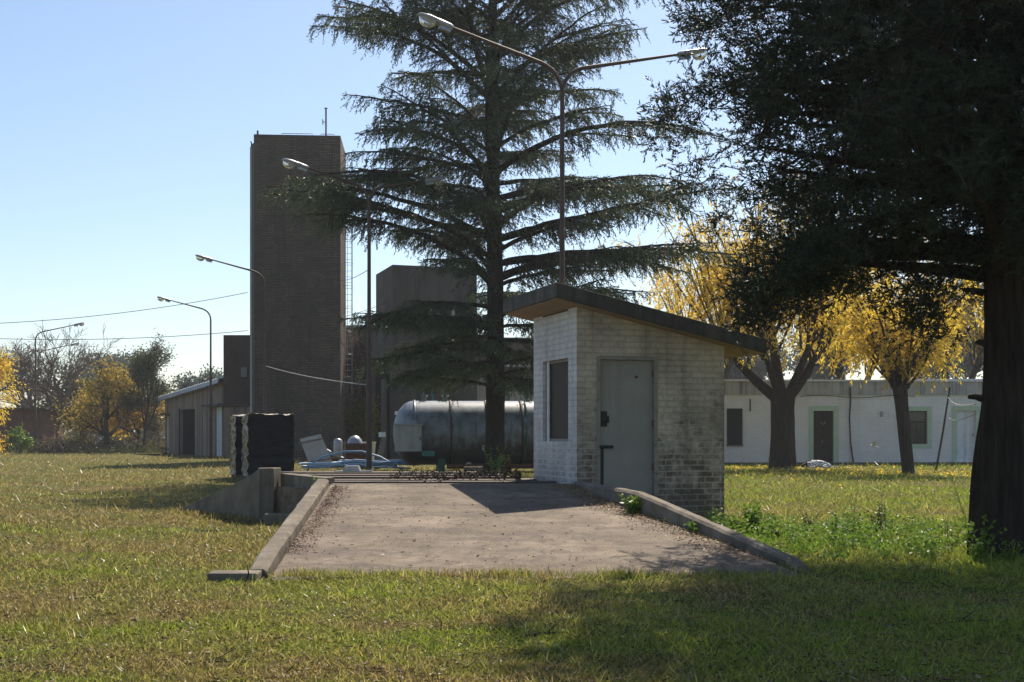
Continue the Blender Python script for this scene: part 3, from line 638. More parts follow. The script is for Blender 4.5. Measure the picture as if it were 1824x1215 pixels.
# ------------------------------------------------------------------ white house on the right
HYd = 57.0
house = empty('white_house', ((1225-HX)/F*HYd, HYd+0.2, 0), R(3), 'long single storey white painted brick house with green door surrounds', 'house')
HXo = house.location.x
def hx(px):                                        # local x on the facade for a photo column
    k = (px-HX)/F; c, s_ = math.cos(R(3)), math.sin(R(3))
    return (k*house.location.y - HXo)/(c - k*s_)
def hz(py): return EYE + (HY-py)/F*(HYd+0.6)
hw = MB(); HL = 23.0
openings = [(hx(1296),hx(1321),hz(792),hz(729)), (hx(1449),hx(1485),0.05,hz(732)), (hx(1616),hx(1652),hz(791),hz(732)), (hx(1703.5),hx(1738),0.12,hz(731.5))]
zc = 3.25; xprev = 0
for (a0, a1, z0, z1) in openings:
    hw.box(xprev, a0, 0, 0.3, -0.2, zc); hw.box(a0, a1, 0, 0.3, z1, zc)
    if z0 > 0.01: hw.box(a0, a1, 0, 0.3, -0.2, z0)
    xprev = a1
hw.box(xprev, HL, 0, 0.3, -0.2, zc); hw.box(0, HL, 6.2, 6.5, -0.2, zc); hw.box(0, 0.3, 0.3, 6.2, -0.2, zc); hw.box(HL-0.3, HL, 0.3, 6.2, -0.2, zc)
hw.build('wall', M['white_brick'], house)
m_ = MB(); m_.box(-0.05, HL+0.05, -0.07, 6.55, zc, zc+0.62); m_.build('parapet', M['parapet'], house)
m_ = MB(); m_.box(-0.1, HL+0.1, -0.14, 6.6, zc+0.623, zc+0.70); m_.build('coping', M['white_paint'], house)
m_ = MB(); m_.box(hx(1600), HL+0.6, 0.6, 7.0, zc+0.703, zc+0.78); m_.build('roof', M['corrugated'], house)
m_ = MB(); m_.box(-0.05, HL, -0.22, -0.003, -0.2, 0.1); m_.build('plinth', M['plaster_grey'], house)
(s0,s1,sz0,sz1),(d0,d1,dz0_,dz1_),(w0,w1,wz0_,wz1_),(e0,e1,ez0,ez1) = openings
# dark shutter
sh = MB(); sh.box(s0-0.03, s1+0.03, -0.05, -0.004, sz0, sz1+0.03)
for k in range(3): sh.box(s0-0.03+k*0.23, s0-0.015+k*0.23, -0.06, -0.05, sz0+0.05, sz1-0.05)
sh.build('shutter', M['black_metal'], house, bevel=0.01)
m_ = MB(); m_.box(s0-0.06, s1+0.06, -0.12, -0.003, sz0-0.06, sz0-0.004); m_.build('sill', M['concrete'], house)
def surround(a0, a1, z0, z1, wd, low=False):
    s_ = MB(); y0_, y1_ = -0.018, -0.002
    s_.box(a0-wd, a0, y0_, y1_, z0-(wd if low else 0), z1+wd); s_.box(a1, a1+wd, y0_, y1_, z0-(wd if low else 0), z1+wd)
    s_.box(a0, a1, y0_, y1_, z1, z1+wd)
    if low: s_.box(a0, a1, y0_, y1_, z0-wd, z0)
    return s_
surround(d0, d1, 0.1, dz1_, 0.24).build('door_surround', M['green_frame'], house)
surround(w0, w1, wz0_, wz1_, 0.21, True).build('window_surround', M['green_frame'], house)
surround(e0, e1, 0.1, ez1, 0.21).build('door_surround', M['green_frame'], house)
dk = MB()
mid = (d0+d1)/2
for a0, a1 in ((d0, mid-0.008), (mid+0.008, d1)):
    dk.box(a0, a1, 0.12, 0.17, 0.05, dz1_)
    dk.box(a0+0.09, a1-0.09, 0.105, 0.12, 0.2, 0.75); dk.box(a0+0.09, a1-0.09, 0.105, 0.12, 0.85, 1.02); dk.box(a0+0.09, a1-0.09, 0.105, 0.12, 1.15, dz1_-0.15)
hd = dk.build('door', M['wood_dark'], house)
m_ = MB(); m_.tube([(mid+0.1*math.cos(t), 0.1, 1.98+0.1*math.sin(t)) for t in np.linspace(-3.5,0.36,12)], 0.016, 6); m_.build('horseshoe', M['galv'], hd)
m_ = MB(); m_.box(mid-0.05, mid-0.02, 0.06, 0.105, 1.0, 1.12); m_.build('handle', M['galv'], hd)
wd_ = MB(); wd_.box(w0, w0+0.06, 0.12, 0.17, wz0_, wz1_); wd_.box(w1-0.06, w1, 0.12, 0.17, wz0_, wz1_)
wm = (w0+w1)/2
wd_.box(w0+0.06, w1-0.06, 0.12, 0.17, wz0_, wz0_+0.06); wd_.box(w0+0.06, w1-0.06, 0.12, 0.17, wz1_-0.06, wz1_); wd_.box(w0+0.06, w1-0.06, 0.12, 0.17, wz1_-0.52, wz1_-0.46); wd_.box(wm-0.025, wm+0.025, 0.12, 0.17, wz0_+0.06, wz1_-0.52)
hwn = wd_.build('window', M['wood_dark'], house)
m_ = MB(); m_.box(w0+0.06, w1-0.06, 0.14, 0.15, wz0_+0.06, wz1_-0.06); m_.build('pane', M['glass_dark'], hwn)
m_ = MB()
for k in range(1, 8): m_.tube([(w0+(w1-w0)*k/8, 0.08, wz0_), (w0+(w1-w0)*k/8, 0.08, wz1_-0.5)], 0.009, 5)
for k in range(1, 7): m_.tube([(w0, 0.08, wz0_+k*0.17), (w1, 0.08, wz0_+k*0.17)], 0.008, 5)
m_.build('grille', M['black_metal'], hwn)
dk = MB(); mid2 = (e0+e1)/2
for a0, a1 in ((e0, mid2-0.008), (mid2+0.008, e1)):
    dk.box(a0, a1, 0.12, 0.17, 0.12, ez1)
    for z0, z1 in ((0.3,0.8),(0.92,1.12),(1.24,ez1-0.2)): dk.box(a0+0.08, a1-0.08, 0.105, 0.12, z0, z1)
dd_ = dk.build('door', M['white_paint'], house); dd_["label"] = "white panelled door"
m_ = MB(); m_.tube([(mid2+0.36,0.07,1.3),(mid2+0.36,0.07,1.45)], 0.015, 6); m_.build('handle', M['black_metal'], dd_)
m_ = MB(); m_.box(hx(1568), hx(1572), -0.12, -0.004, hz(742), hz(733)); m_.build('meter_box', M['cabinet'], house, bevel=0.01)
m_ = MB(); m_.box(hx(1596), hx(1603), -0.12, -0.004, hz(746), hz(736)); m_.build('meter_box', M['cabinet'], house, bevel=0.01)
m_ = MB(); hp = []
for px_, py_ in ((1513,690),(1514,712),(1512,745),(1514,790),(1519,826)): hp.append((hx(px_), -0.1, hz(py_)))
m_.tube(hp, 0.035, 6); m_.build('vine_stem', M['bark'], house)
m_ = MB(); m_.tube([(hx(1336),-0.05,hz(733)),(hx(1336),-0.05,hz(711))], 0.025, 5); m_.build('bracket', M['black_metal'], house)
m_ = MB(); m_.tube([(hx(1425+12*k), -0.09, hz(706.5)+0.06*math.sin(k*0.55)) for k in range(18)], 0.013, 4)
m_.build('wire', M['cable'], house)

# ------------------------------------------------------------------ storage tank
tank = empty('storage_tank', (-3.75, 47.0, 0), R(6), 'long grey horizontal cylindrical tank lying behind the cedar trunk', 'tank')
TR, TZ = 1.22, 1.47
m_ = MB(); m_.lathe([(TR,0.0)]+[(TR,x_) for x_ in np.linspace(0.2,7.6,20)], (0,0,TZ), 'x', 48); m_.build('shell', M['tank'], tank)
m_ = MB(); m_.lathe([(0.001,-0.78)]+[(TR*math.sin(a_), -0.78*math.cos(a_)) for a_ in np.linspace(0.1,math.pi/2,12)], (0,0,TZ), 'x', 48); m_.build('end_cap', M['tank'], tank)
for x_ in (0.03, 1.38, 2.72, 4.05, 5.4):
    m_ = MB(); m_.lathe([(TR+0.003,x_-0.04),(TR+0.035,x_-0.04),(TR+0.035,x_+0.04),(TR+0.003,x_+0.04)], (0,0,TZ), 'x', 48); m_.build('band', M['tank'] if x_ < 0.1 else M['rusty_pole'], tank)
for x_ in (0.9, 3.4, 6.0):
    m_ = MB(); m_.prism([(-1.0,-0.1),(1.0,-0.1),(0.95,0.5),(0.5,0.36),(0,0.26),(-0.5,0.36),(-0.95,0.5)], 'x', x_, x_+0.25); m_.build('saddle', M['green_metal'] if x_ < 1 else M['rust'], tank)
m_ = MB(); m_.box(-0.72, 0.26, -1.55, -1.05, 0.78, 1.75); c_ = m_.build('control_box', M['cabinet'], tank, bevel=0.015)
m_ = MB(); m_.box(-0.76, 0.30, -1.6, -1.0, 1.752, 1.80); m_.build('lid', M['cabinet'], c_)
m_ = MB(); m_.box(0.2, 0.23, -1.58, -1.552, 1.2, 1.32); m_.build('latch', M['black_metal'], c_)
m_ = MB(); m_.lathe([(0.16,0),(0.16,0.14)], (-0.55,-0.2,2.15), 'z', 14); m_.build('vent', M['white_paint'], tank)
for x_ in (0.4, 1.2, 4.4):
    m_ = MB(); m_.lathe([(0.09,0),(0.09,0.18),(0.14,0.18),(0.14,0.24),(0.05,0.24),(0.05,0.34)], (x_,0,TZ+TR-0.03), 'z', 12); m_.build('valve', M['galv'], tank)
for x_, z_ in ((2.02,0.28),(2.62,0.9),(2.7,0.35)):
    m_ = MB(); m_.lathe([(0.11,-0.06),(0.11,0.0)], (x_,-1.14-0.1*(z_<0.5),z_), 'y', 14); m_.lathe([(0.03,-0.09),(0.03,0.1)], (x_,-1.14,z_), 'y', 8)
    m_.build('flange', M['galv'], tank)
m_ = MB(); m_.tube([(1.2,-1.3,0.22),(5.5,-1.3,0.22)], 0.09, 10); m_.build('pipe', M['rust'], tank)
for x_ in (2.9, 4.2):
    m_ = MB(); m_.tube([(x_,-0.4,TZ+TR+0.02),(x_+0.02,-0.95,TZ+0.85),(x_,-1.28,TZ),(x_-0.08,-1.2,0.5)], 0.025, 6); m_.build('hose', M['green_metal'], tank)
m_ = MB(); m_.box(0.28, 0.75, -1.5,-1.2, 0.6, 0.8); m_.build('valve_box', M['teal_pipe'], tank, bevel=0.02)

# ------------------------------------------------------------------ street lamps
def bez(p0, p1, p2, n=10):
    return [Vector(p0)*(1-t)**2 + Vector(p1)*2*t*(1-t) + Vector(p2)*t*t for t in np.linspace(0,1,n)]
def lamp_arm(root, dx, dy, zf, mat):
    L_ = math.hypot(dx, dy); ux, uy = dx/L_, dy/L_
    m_ = MB(); pts = bez((0,0,zf), (ux*0.05,uy*0.05,zf+0.55), (ux*0.65,uy*0.65,zf+0.66), 9) + [Vector((ux*(L_-0.62), uy*(L_-0.62), zf+0.66+0.24*(L_-1.27)))]
    m_.tube(pts, [0.045]*9+[0.03], 10); m_.build('arm', mat, root)
    zt_ = zf+0.66+0.24*(L_-1.27); sl = 0.24
    h = empty('lamp_head', (ux*(L_-0.62), uy*(L_-0.62), zt_)); h.parent = root
    h.rotation_euler = (0, -math.atan(sl), math.atan2(uy, ux))
    k = MB()
    prof = [(-0.02,0.05,0.05),(0.04,0.075,0.07),(0.3,0.085,0.08),(0.36,0.12,0.07),(0.55,0.15,0.075),(0.75,0.1,0.05),(0.8,0.03,0.02)]
    vs = []
    for x_, w_, hh in prof:
        for t in range(12):
            a_ = 2*math.pi*t/12; z_ = hh*math.sin(a_); z_ = max(z_, -0.04) if x_ > 0.33 else z_
            vs.append((x_, w_*math.cos(a_), z_))
    k.add(vs, [(i*12+t, i*12+(t+1)%12, (i+1)*12+(t+1)%12, (i+1)*12+t) for i in range(len(prof)-1) for t in range(12)], True)
    k.add(vs[:12], [tuple(range(12))]); k.add(vs[-12:], [tuple(range(11,-1,-1))])
    k.box(0.02,0.28,-0.05,0.05,-0.13,-0.06); k.build('housing', M['galv'], h)
    gl = MB(); vs = []; n1 = 7
    for j in range(n1+1):
        a_ = j/n1*math.pi/2
        for t in range(16):
            b_ = 2*math.pi*t/16
            vs.append((0.56+0.2*math.cos(b_)*math.cos(a_), 0.135*math.sin(b_)*math.cos(a_), -0.04-0.17*math.sin(a_)))
    gl.add(vs, [(j*16+t, j*16+(t+1)%16, (j+1)*16+(t+1)%16, (j+1)*16+t) for j in range(n1) for t in range(16)], True)
    gl.build('lamp_glass', M['lamp_glass'], h)
def lamp(loc, arms, label, mat=None, zf=8.7):
    mat = mat or M['rusty_pole']
    root = empty('street_lamp', loc, 0, label, 'street lamp', 'old tubular steel street lamps')
    m_ = MB(); m_.tube([(0,0,-0.2),(0,0,3.2),(0,0,3.25),(0,0,zf)], [0.085,0.085,0.065,0.05], 12); m_.build('pole', mat, root)
    for dx_, dy_ in arms: lamp_arm(root, dx_, dy_, zf, mat)
    return root
lamp((1.13,27.8,0), [(-3.0,-1.3),(3.35,1.35)], 'tall rusty double armed street lamp standing behind the booth', None, 9.1)
lamp((-4.35,37.6,0), [(-2.3,-1.05),(2.1,1.7)], 'double armed street lamp left of the cedar, in front of the tank', None, 8.4)
lamp((-11.5,57.5,0), [(-2.85,-0.9)], 'single armed street lamp standing in front of the brick tower', None, 8.35)
lamp((-18.1,74.2,0), [(-2.8,-0.9)], 'single armed street lamp in front of the stained shed', None, 8.3)
lamp((-35.5,92,0), [(3.3,0.6)], 'single armed street lamp in front of the bare tree, arm to the right', None, 8.4)
lamp((-42.2,110,0), [(3.3,0.6)], 'farther street lamp showing only a lower arm behind the bare tree', None, 8.2)

# ------------------------------------------------------------------ overhead wires
def cable(name, a, b, sag, label, r_=0.016, mat=None):
    a, b = Vector(a), Vector(b); m_ = MB()
    pts = [a.lerp(b, t) - Vector((0,0,4*sag*t*(1-t))) for t in np.linspace(0,1,25)]
    m_.tube(pts, r_, 5); o = m_.build(name, mat or M['cable']); tag(o, label, 'cable', 'overhead wires'); return o
cable('overhead_wire', at(-220,578,64), at(441,521,64.5), 0.55, 'upper thin wire running from the brick tower out over the left field')
cable('overhead_wire', at(-220,590,64), at(441,589,64.5), 0.45, 'lower thin wire running from the brick tower out over the left field')
cable('overhead_wire', at(605,566,65), at(690,538,69), 0.06, 'short wire from the tower to the top of the concrete building')
cable('service_cable', at(473,652,57.3), at(657,686,37.6), 0.1, 'pale slack cable strung between two lamp posts in front of the tower', 0.016, M['cable_pale'])
cable('overhead_wire', at(606,500,65), at(660,478,38), 0.1, 'thin wire from the tower to the lamp post left of the cedar', 0.012)

# ------------------------------------------------------------------ wrapped pallets
def pallet(loc, w, dpt, h, rz_, label):
    root = empty('wrapped_pallet', loc, rz_, label, 'pallet', 'wrapped pallets beside the tower')
    m_ = MB()
    for yy in np.linspace(0.05, dpt-0.15, 3): m_.box(0, w, yy, yy+0.1, 0.0, 0.1)
    m_.box(0, w, 0.02, dpt-0.02, 0.1, 0.13); m_.build('base', M['wood_grey'], root)
    def sheet(f, nu, nv, mat, nm):
        mb = MB(); vs = [f(i/nu, j/nv) for j in range(nv+1) for i in range(nu+1)]
        mb.add(vs, [(j*(nu+1)+i, j*(nu+1)+i+1, (j+1)*(nu+1)+i+1, (j+1)*(nu+1)+i) for j in range(nv) for i in range(nu)], True)
        return mb.build(nm, mat, root)
    z0, z1 = 0.13, h
    def wob(x, y, z): return 0.05*mnoise.noise(Vector((x*2.3+loc[0], y*2.3, z*5))) + 0.02*mnoise.noise(Vector((x*9, y*9, z*14)))
    def side(u, v):                                # wrap round front, right and back
        s_ = u*(w+dpt+w); z = z0+(z1-z0)*v + 0.03*mnoise.noise(Vector((s_*4,v*3,1)))
        if s_ < w: x, y = s_, 0
        elif s_ < w+dpt: x, y = w, s_-w
        else: x, y = w-(s_-w-dpt), dpt
        k = wob(x, y, z); cx, cy = x-w/2, y-dpt/2; l_ = math.hypot(cx, cy)
        return (x+cx/l_*k, y+cy/l_*k, z)
    sheet(side, 60, 46, M['black_wrap'], 'black_wrap')
    def left(u, v):
        z = z0+(z1-z0)*v; y = dpt*(1-u)
        return (0.0 - 0.07*mnoise.noise(Vector((y*5, z*5, loc[0]))) - 0.02 - 0.03*mnoise.noise(Vector((y*13, z*13, 2))), y, z)
    sheet(left, 26, 50, M['film'], 'film')
    def top(u, v):
        x, y = w*u, dpt*v
        return (x, y, z1 + 0.02 + 0.06*mnoise.noise(Vector((x*3.5, y*3.5, loc[0]*3))) + 0.03*mnoise.noise(Vector((x*9, y*9, 5))))
    sheet(top, 30, 24, M['film'], 'top_sheet')
pallet((-8.15,38.2,0), 1.42, 1.1, 2.02, R(21), 'tall black plastic wrapped pallet load, the larger front one left of the ramp')
pallet((-8.82,39.5,0), 1.1, 1.1, 2.0, R(21), 'silvery film wrapped pallet load half hidden behind the larger black one')

# ------------------------------------------------------------------ junk in the yard
jk = empty('scrap_sheet', at(548,822,50), R(12), 'pale bent metal sheet leaning among scrap by the tower foot', 'scrap metal')
jk.location.z = 0
m_ = MB(); m_.hull([(0.15,0,0),(1.1,-0.1,0.05),(0.55,0.5,1.42),(-0.3,0.55,1.22)], [(0.15,0.05,0),(1.1,-0.05,0.05),(0.55,0.55,1.42),(-0.3,0.6,1.22)]); m_.build('sheet', M['panel'], jk)
m_ = MB(); m_.hull([(-0.35,0.4,1.0),(0.6,0.33,1.2),(0.58,0.33,1.27),(-0.37,0.42,1.07)],[(-0.35,0.36,1.0),(0.6,0.29,1.2),(0.58,0.29,1.27),(-0.37,0.38,1.07)]); m_.build('rib', M['grey_pole'], jk); m_ = MB(); m_.hull([(0.1,0.02,0.28),(1.0,-0.04,0.4),(0.98,-0.04,0.46),(0.08,0.02,0.34)],[(0.1,-0.02,0.28),(1.0,-0.08,0.4),(0.98,-0.08,0.46),(0.08,-0.02,0.34)]); m_.build('rib', M['grey_pole'], jk)
jk = empty('old_pump', at(590,822,52), R(10), 'grey upright pump motor on scrap iron beside the tower corner', 'pump'); jk.location.z = 0
m_ = MB(); m_.lathe([(0.17,0.42),(0.19,0.5),(0.19,1.1),(0.15,1.2),(0.05,1.24)], (0.28,0,0), 'z', 16); m_.build('motor', M['galv'], jk)
m_ = MB(); m_.box(-0.1,0.75,-0.2,0.25,-0.05,0.42); m_.build('base', M['rust'], jk, bevel=0.03)
m_ = MB(); m_.tube([(-0.2,-0.1,0.75),(0.2,-0.15,0.5),(0.6,-0.1,0.35)], 0.06, 8); m_.build('pipe', M['galv'], jk)
jk = empty('rusty_cabinet', at(613,836,50), R(10), 'low rusty box with a pale corner post in the scrap left of the lamp post', 'box'); jk.location.z = 0
m_ = MB(); m_.box(0.08,0.95,0,0.7,-0.05,1.05); m_.build('body', M['rust'], jk, bevel=0.02)
m_ = MB(); m_.box(-0.02,0.07,-0.03,0.06,-0.05,1.15); m_.build('corner_post', M['wood_grey'], jk)
m_ = MB(); m_.lathe([(0.001,0.32),(0.15,0.28),(0.27,0.15),(0.32,0.0)], (0.45,0.35,1.05), 'z', 18); m_.build('dome', M['galv'], jk)
jk = empty('white_bin', at(650,818,53), 0, 'white plastic tub standing behind the lamp post near the vines', 'tub'); jk.location.z = 0.0
m_ = MB(); m_.lathe([(0.32,0.0),(0.42,1.05),(0.45,1.08),(0.40,1.08),(0.3,0.05)], (0.05,0,0), 'z', 20); m_.build('tub', M['white_paint'], jk)
jk = empty('timber_post', at(670,835,50), R(5), 'short leaning grey timber by the left end of the tank', 'timber'); jk.location.z = 0
m_ = MB(); m_.hull([(-0.1,0,0),(0.15,0,0),(0.15,0.2,0),(-0.1,0.2,0)],[(0.2,0.1,1.25),(0.42,0.1,1.3),(0.42,0.25,1.3),(0.2,0.25,1.25)]); m_.build('plank', M['wood_grey'], jk)
m_ = MB(); m_.box(0.1,0.38,0.05,0.3,1.3,1.5); m_.build('cap', M['white_paint'], jk)
# blue hoses
hz_ = empty('blue_hose', at(640,838,47.5), 0, 'heap of coiled pale blue hose on the ground in front of the tank', 'hose'); hz_.location.z = 0
m_ = MB(); rr = random.Random(5)
for k in range(26):
    cx, cy = rr.uniform(-0.9,1.2), rr.uniform(-0.6,0.6); a_, b_ = rr.uniform(0.6,1.7), rr.uniform(0.3,0.7); z_ = 0.03+rr.random()*0.24; tl = rr.uniform(-0.15,0.15)
    m_.tube([(cx+a_*math.cos(t), cy+b_*math.sin(t), z_+tl*math.cos(t)*0.5+0.12) for t in np.linspace(0,rr.uniform(4,6.2),26)], 0.028, 6)
m_.build('coil', M['hose'], hz_)
m_ = MB(); m_.tube([(-2.0,0,0.0),(-1.9,0,0.25),(-1.4,0,0.55),(-0.6,0,0.75),(0.1,0,0.76),(0.8,0,0.55),(1.4,0,0.2),(1.7,0,0.02)], 0.035, 8); m_.build('loop', M['hose'], hz_)
cbk = MB(); cbk.box(-0.42,0.42,-0.2,0.2,-0.02,0.2); o = cbk.build('concrete_kerbstone', M['concrete'], None, bevel=0.04); o.location = (at(847,836,43.5).x, 43.5, 0); o.location.z = 0.0
tag(o, 'pale loose concrete kerbstone lying by the cedar trunk', 'stone')
o.scale = (1,1,1.4)
tl_ = MB(); tl_.prism([(-0.34,0.0),(-0.17,0.005),(-0.13,0.1),(0.13,0.1),(0.17,0.0),(0.4,0.02),(0.4,-0.012),(-0.34,-0.012)], 'y', -0.12, 0.12)
o = tl_.build('metal_bracket', M['galv']); o.location = (at(626,838,24.1).x, 24.2, 0.715); tag(o, 'small bent white metal bracket lying on the rear edge of the weighbridge deck', 'bracket')

# ------------------------------------------------------------------ trees
def jitter_tube(mb, p0, p1, r0, r1, wob, n=8, sides=8, rnd=random):
    p0, p1 = Vector(p0), Vector(p1); pts = []
    for i in range(n+1):
        t = i/n; w_ = wob*math.sin(math.pi*t)
        pts.append(p0.lerp(p1, t) + Vector((rnd.uniform(-w_,w_), rnd.uniform(-w_,w_), 0)))
    mb.tube(pts, [r0+(r1-r0)*i/n for i in range(n+1)], sides); return pts
def fluted_trunk(mb, path, rad, sides=40, flute=0.12, seed=0.0, flare=0.5):
    vs = []; n = len(path)
    for i, p in enumerate(path):
        for k in range(sides):
            a_ = 2*math.pi*k/sides
            f = 1 + flute*mnoise.noise(Vector((math.cos(a_)*2.2+seed, math.sin(a_)*2.2, p[2]*0.35))) + flute*0.6*mnoise.noise(Vector((math.cos(a_)*6+seed, math.sin(a_)*6, p[2]*0.8)))
            f += flare*math.exp(-p[2]/0.45)*(0.5+0.5*math.sin(a_*5+seed)*0.6)
            vs.append((p[0]+math.cos(a_)*rad[i]*f, p[1]+math.sin(a_)*rad[i]*f, p[2]))
    mb.add(vs, [(i*sides+k, i*sides+(k+1)%sides, (i+1)*sides+(k+1)%sides, (i+1)*sides+k) for i in range(n-1) for k in range(sides)], True)
    mb.add(vs[-sides:], [tuple(range(sides))])

def cedar():
    rnd = random.Random(21); X0, Y0 = -0.62, 42.0; Hh = 23.5
    root = empty('cedar_tree', (X0, Y0, 0), 0, 'tall dark cedar with tiered drooping branches between tower and booth', 'tree')
    tr = MB(); path = []; rad = []
    for i in range(40):
        z = -0.2 + Hh*i/39; path.append((0.06*math.sin(z*0.35), 0.05*math.cos(z*0.3), z)); rad.append(0.325*(1-z/Hh)**0.8+0.02)
    fluted_trunk(tr, path, rad, 24, 0.1, 3.1, 0.35)
    tr.build('trunk', M['bark_dark'], root)
    lm = MB(); P, D, Ls, Ws = [], [], [], []
    def radius(z):
        pts = [(2.6,3.2),(4,5.2),(6.5,6.8),(9,7.6),(11,7.4),(13,6.6),(16,5.4),(19,3.6),(22,1.6),(23.5,0.4)]
        for (a_, ra), (b_, rb) in zip(pts[:-1], pts[1:]):
            if z <= b_: return ra+(rb-ra)*(z-a_)/(b_-a_)
        return 0.3
    nb = 118; az = 0.9
    specials = [(4.3, math.pi*0.97, 4.9, 'f'), (3.6, math.pi*1.06, 3.6, 'f'), (8.0, math.pi*1.02, 8.2, 'u'), (7.2, 0.06, 9.0, 'f'), (6.6, 0.25, 7.5, 'f'), (8.0, -0.1, 8.5, 'u'), (8.6, math.pi*0.9, 7.5, 'u'), (5.0, math.pi*1.15, 5.5,'f'),(4.6, 4.5, 4.0,'f'),(3.3,0.9,3.2,'f'),(9.4,0.15,8,'u'),(10.2,3.3,8,'u')]
    items = []
    for i in range(nb):
        z = 3.0 + (Hh-3.4)*((i+0.5)/nb)**1.02; az += 2.399 + rnd.uniform(-0.4,0.4)
        items.append((z, az, radius(z)*rnd.uniform(0.6,1.12), 'u' if z > 6 else 'f'))
    for z, a_, Lb, kind in items + specials:
        if math.cos(a_) < -0.5 and 11.7 < z + 0.27*Lb < 13.7: Lb = min(Lb, 5.2)
        el0 = (R(rnd.uniform(14,58)) if kind == 'u' else R(rnd.uniform(4,22)))
        el1 = R(rnd.uniform(-6,30)) if z > 11 else R(rnd.uniform(-28,8))
        n = 14; p = Vector((0,0,z)); pts = [p.copy()]; dirs = []
        ab = a_; 
        if kind == 'u': z -= 0.0
        for k in range(n):
            t = (k+0.5)/n; el = el0*(1-t)**1.2 + el1*t + rnd.uniform(-.09,.09); ab += rnd.uniform(-0.12,0.12)
            d_ = Vector((math.cos(ab)*math.cos(el), math.sin(ab)*math.cos(el), math.sin(el))); p = p + d_*Lb/n; pts.append(p.copy()); dirs.append(d_)
        dirs.append(dirs[-1])
        r0 = 0.024 + 0.011*Lb
        lm.tube(pts, [r0*(1-0.9*k/n)+0.006 for k in range(n+1)], 6, False)
        runs = [(pts, dirs, Lb, 0.16*Lb if Lb < 4 else 0.7)]
        for q in range(rnd.randint(2,4) if Lb > 2.5 else 0):     # laterals fork off in the branch plane
            k0 = rnd.randint(4, 9); sg = rnd.choice((-1,1)); an = sg*R(rnd.uniform(22,50)); Ll = Lb*(1-k0/n)*rnd.uniform(0.55,0.95)
            d0 = dirs[k0]; ab2 = math.atan2(d0.y, d0.x)+an; e0_ = math.asin(max(-1,min(1,d0.z))); p_ = pts[k0].copy(); lp, ldr = [p_.copy()], []
            for k in range(n):
                t = (k+0.5)/n; el = e0_*(1-t)+R(rnd.uniform(-14,8))*t; ab2 += rnd.uniform(-.06,.06)
                d_ = Vector((math.cos(ab2)*math.cos(el), math.sin(ab2)*math.cos(el), math.sin(el))); p_ = p_ + d_*Ll/n; lp.append(p_.copy()); ldr.append(d_)
            ldr.append(ldr[-1]); lm.tube(lp, [r0*0.5*(1-0.85*k/n)+0.005 for k in range(n+1)], 5, False); runs.append((lp, ldr, Ll, 0.15))
        for pts_, dirs_, L0, s_ in runs:
            side = 1
            while s_ < L0:
                t = s_/L0; k = min(int(t*n), n-1); q_ = pts_[k].lerp(pts_[k+1], t*n-k); d_ = dirs_[k]
                side = -side
                ang = side*R(rnd.uniform(30,72)); dd = Vector((d_.x*math.cos(ang)-d_.y*math.sin(ang), d_.x*math.sin(ang)+d_.y*math.cos(ang), 0)).normalized()
                l2 = min(1.2, (L0-s_)*0.5+0.25)*rnd.uniform(0.45,1.1)
                m2 = max(3, int(l2/0.2)); pp = q_.copy(); dr = R(rnd.uniform(-10,16)); p2 = [pp.copy()]
                for j in range(m2):
                    dr -= R(rnd.uniform(3,11)); d2 = Vector((dd.x*math.cos(dr), dd.y*math.cos(dr), math.sin(dr))); step = l2/m2
                    nl = max(2, int(step/0.024))
                    for u in range(nl):
                        w_ = pp + d2*step*(u+rnd.random())/nl
                        P.append((w_.x+rnd.uniform(-.04,.04), w_.y+rnd.uniform(-.04,.04), w_.z+rnd.uniform(-.05,.03)))
                        D.append((d2.x*0.9+rnd.gauss(0,.45), d2.y*0.9+rnd.gauss(0,.45), d2.z-0.1+rnd.gauss(0,.4))); Ls.append(rnd.uniform(0.08,0.17)); Ws.append(rnd.uniform(0.02,0.038))
                    if rnd.random() < 0.75:             # hanging shoot
                        hl = rnd.uniform(0.15,0.7); hd_ = Vector((d2.x*0.5+rnd.gauss(0,.2), d2.y*0.5+rnd.gauss(0,.2), -0.75)).normalized()
                        for u in range(int(hl/0.03)):
                            w_ = pp + hd_*u*0.03
                            P.append(tuple(w_)); D.append((hd_.x+rnd.gauss(0,.5), hd_.y+rnd.gauss(0,.5), hd_.z+rnd.gauss(0,.4))); Ls.append(rnd.uniform(0.07,0.14)); Ws.append(rnd.uniform(0.022,0.04))
                    pp = pp + d2*step; p2.append(pp.copy())
                lm.tube(p2, [0.009]*len(p2), 3, False)
                s_ += rnd.uniform(0.11,0.24)
    lm.build('limbs', M['bark_dark'], root)
    leaves('crown', np.array(P), np.array(D), np.array(Ls), np.array(Ws), M['cedar'], root)
    return len(P)
nc = cedar()

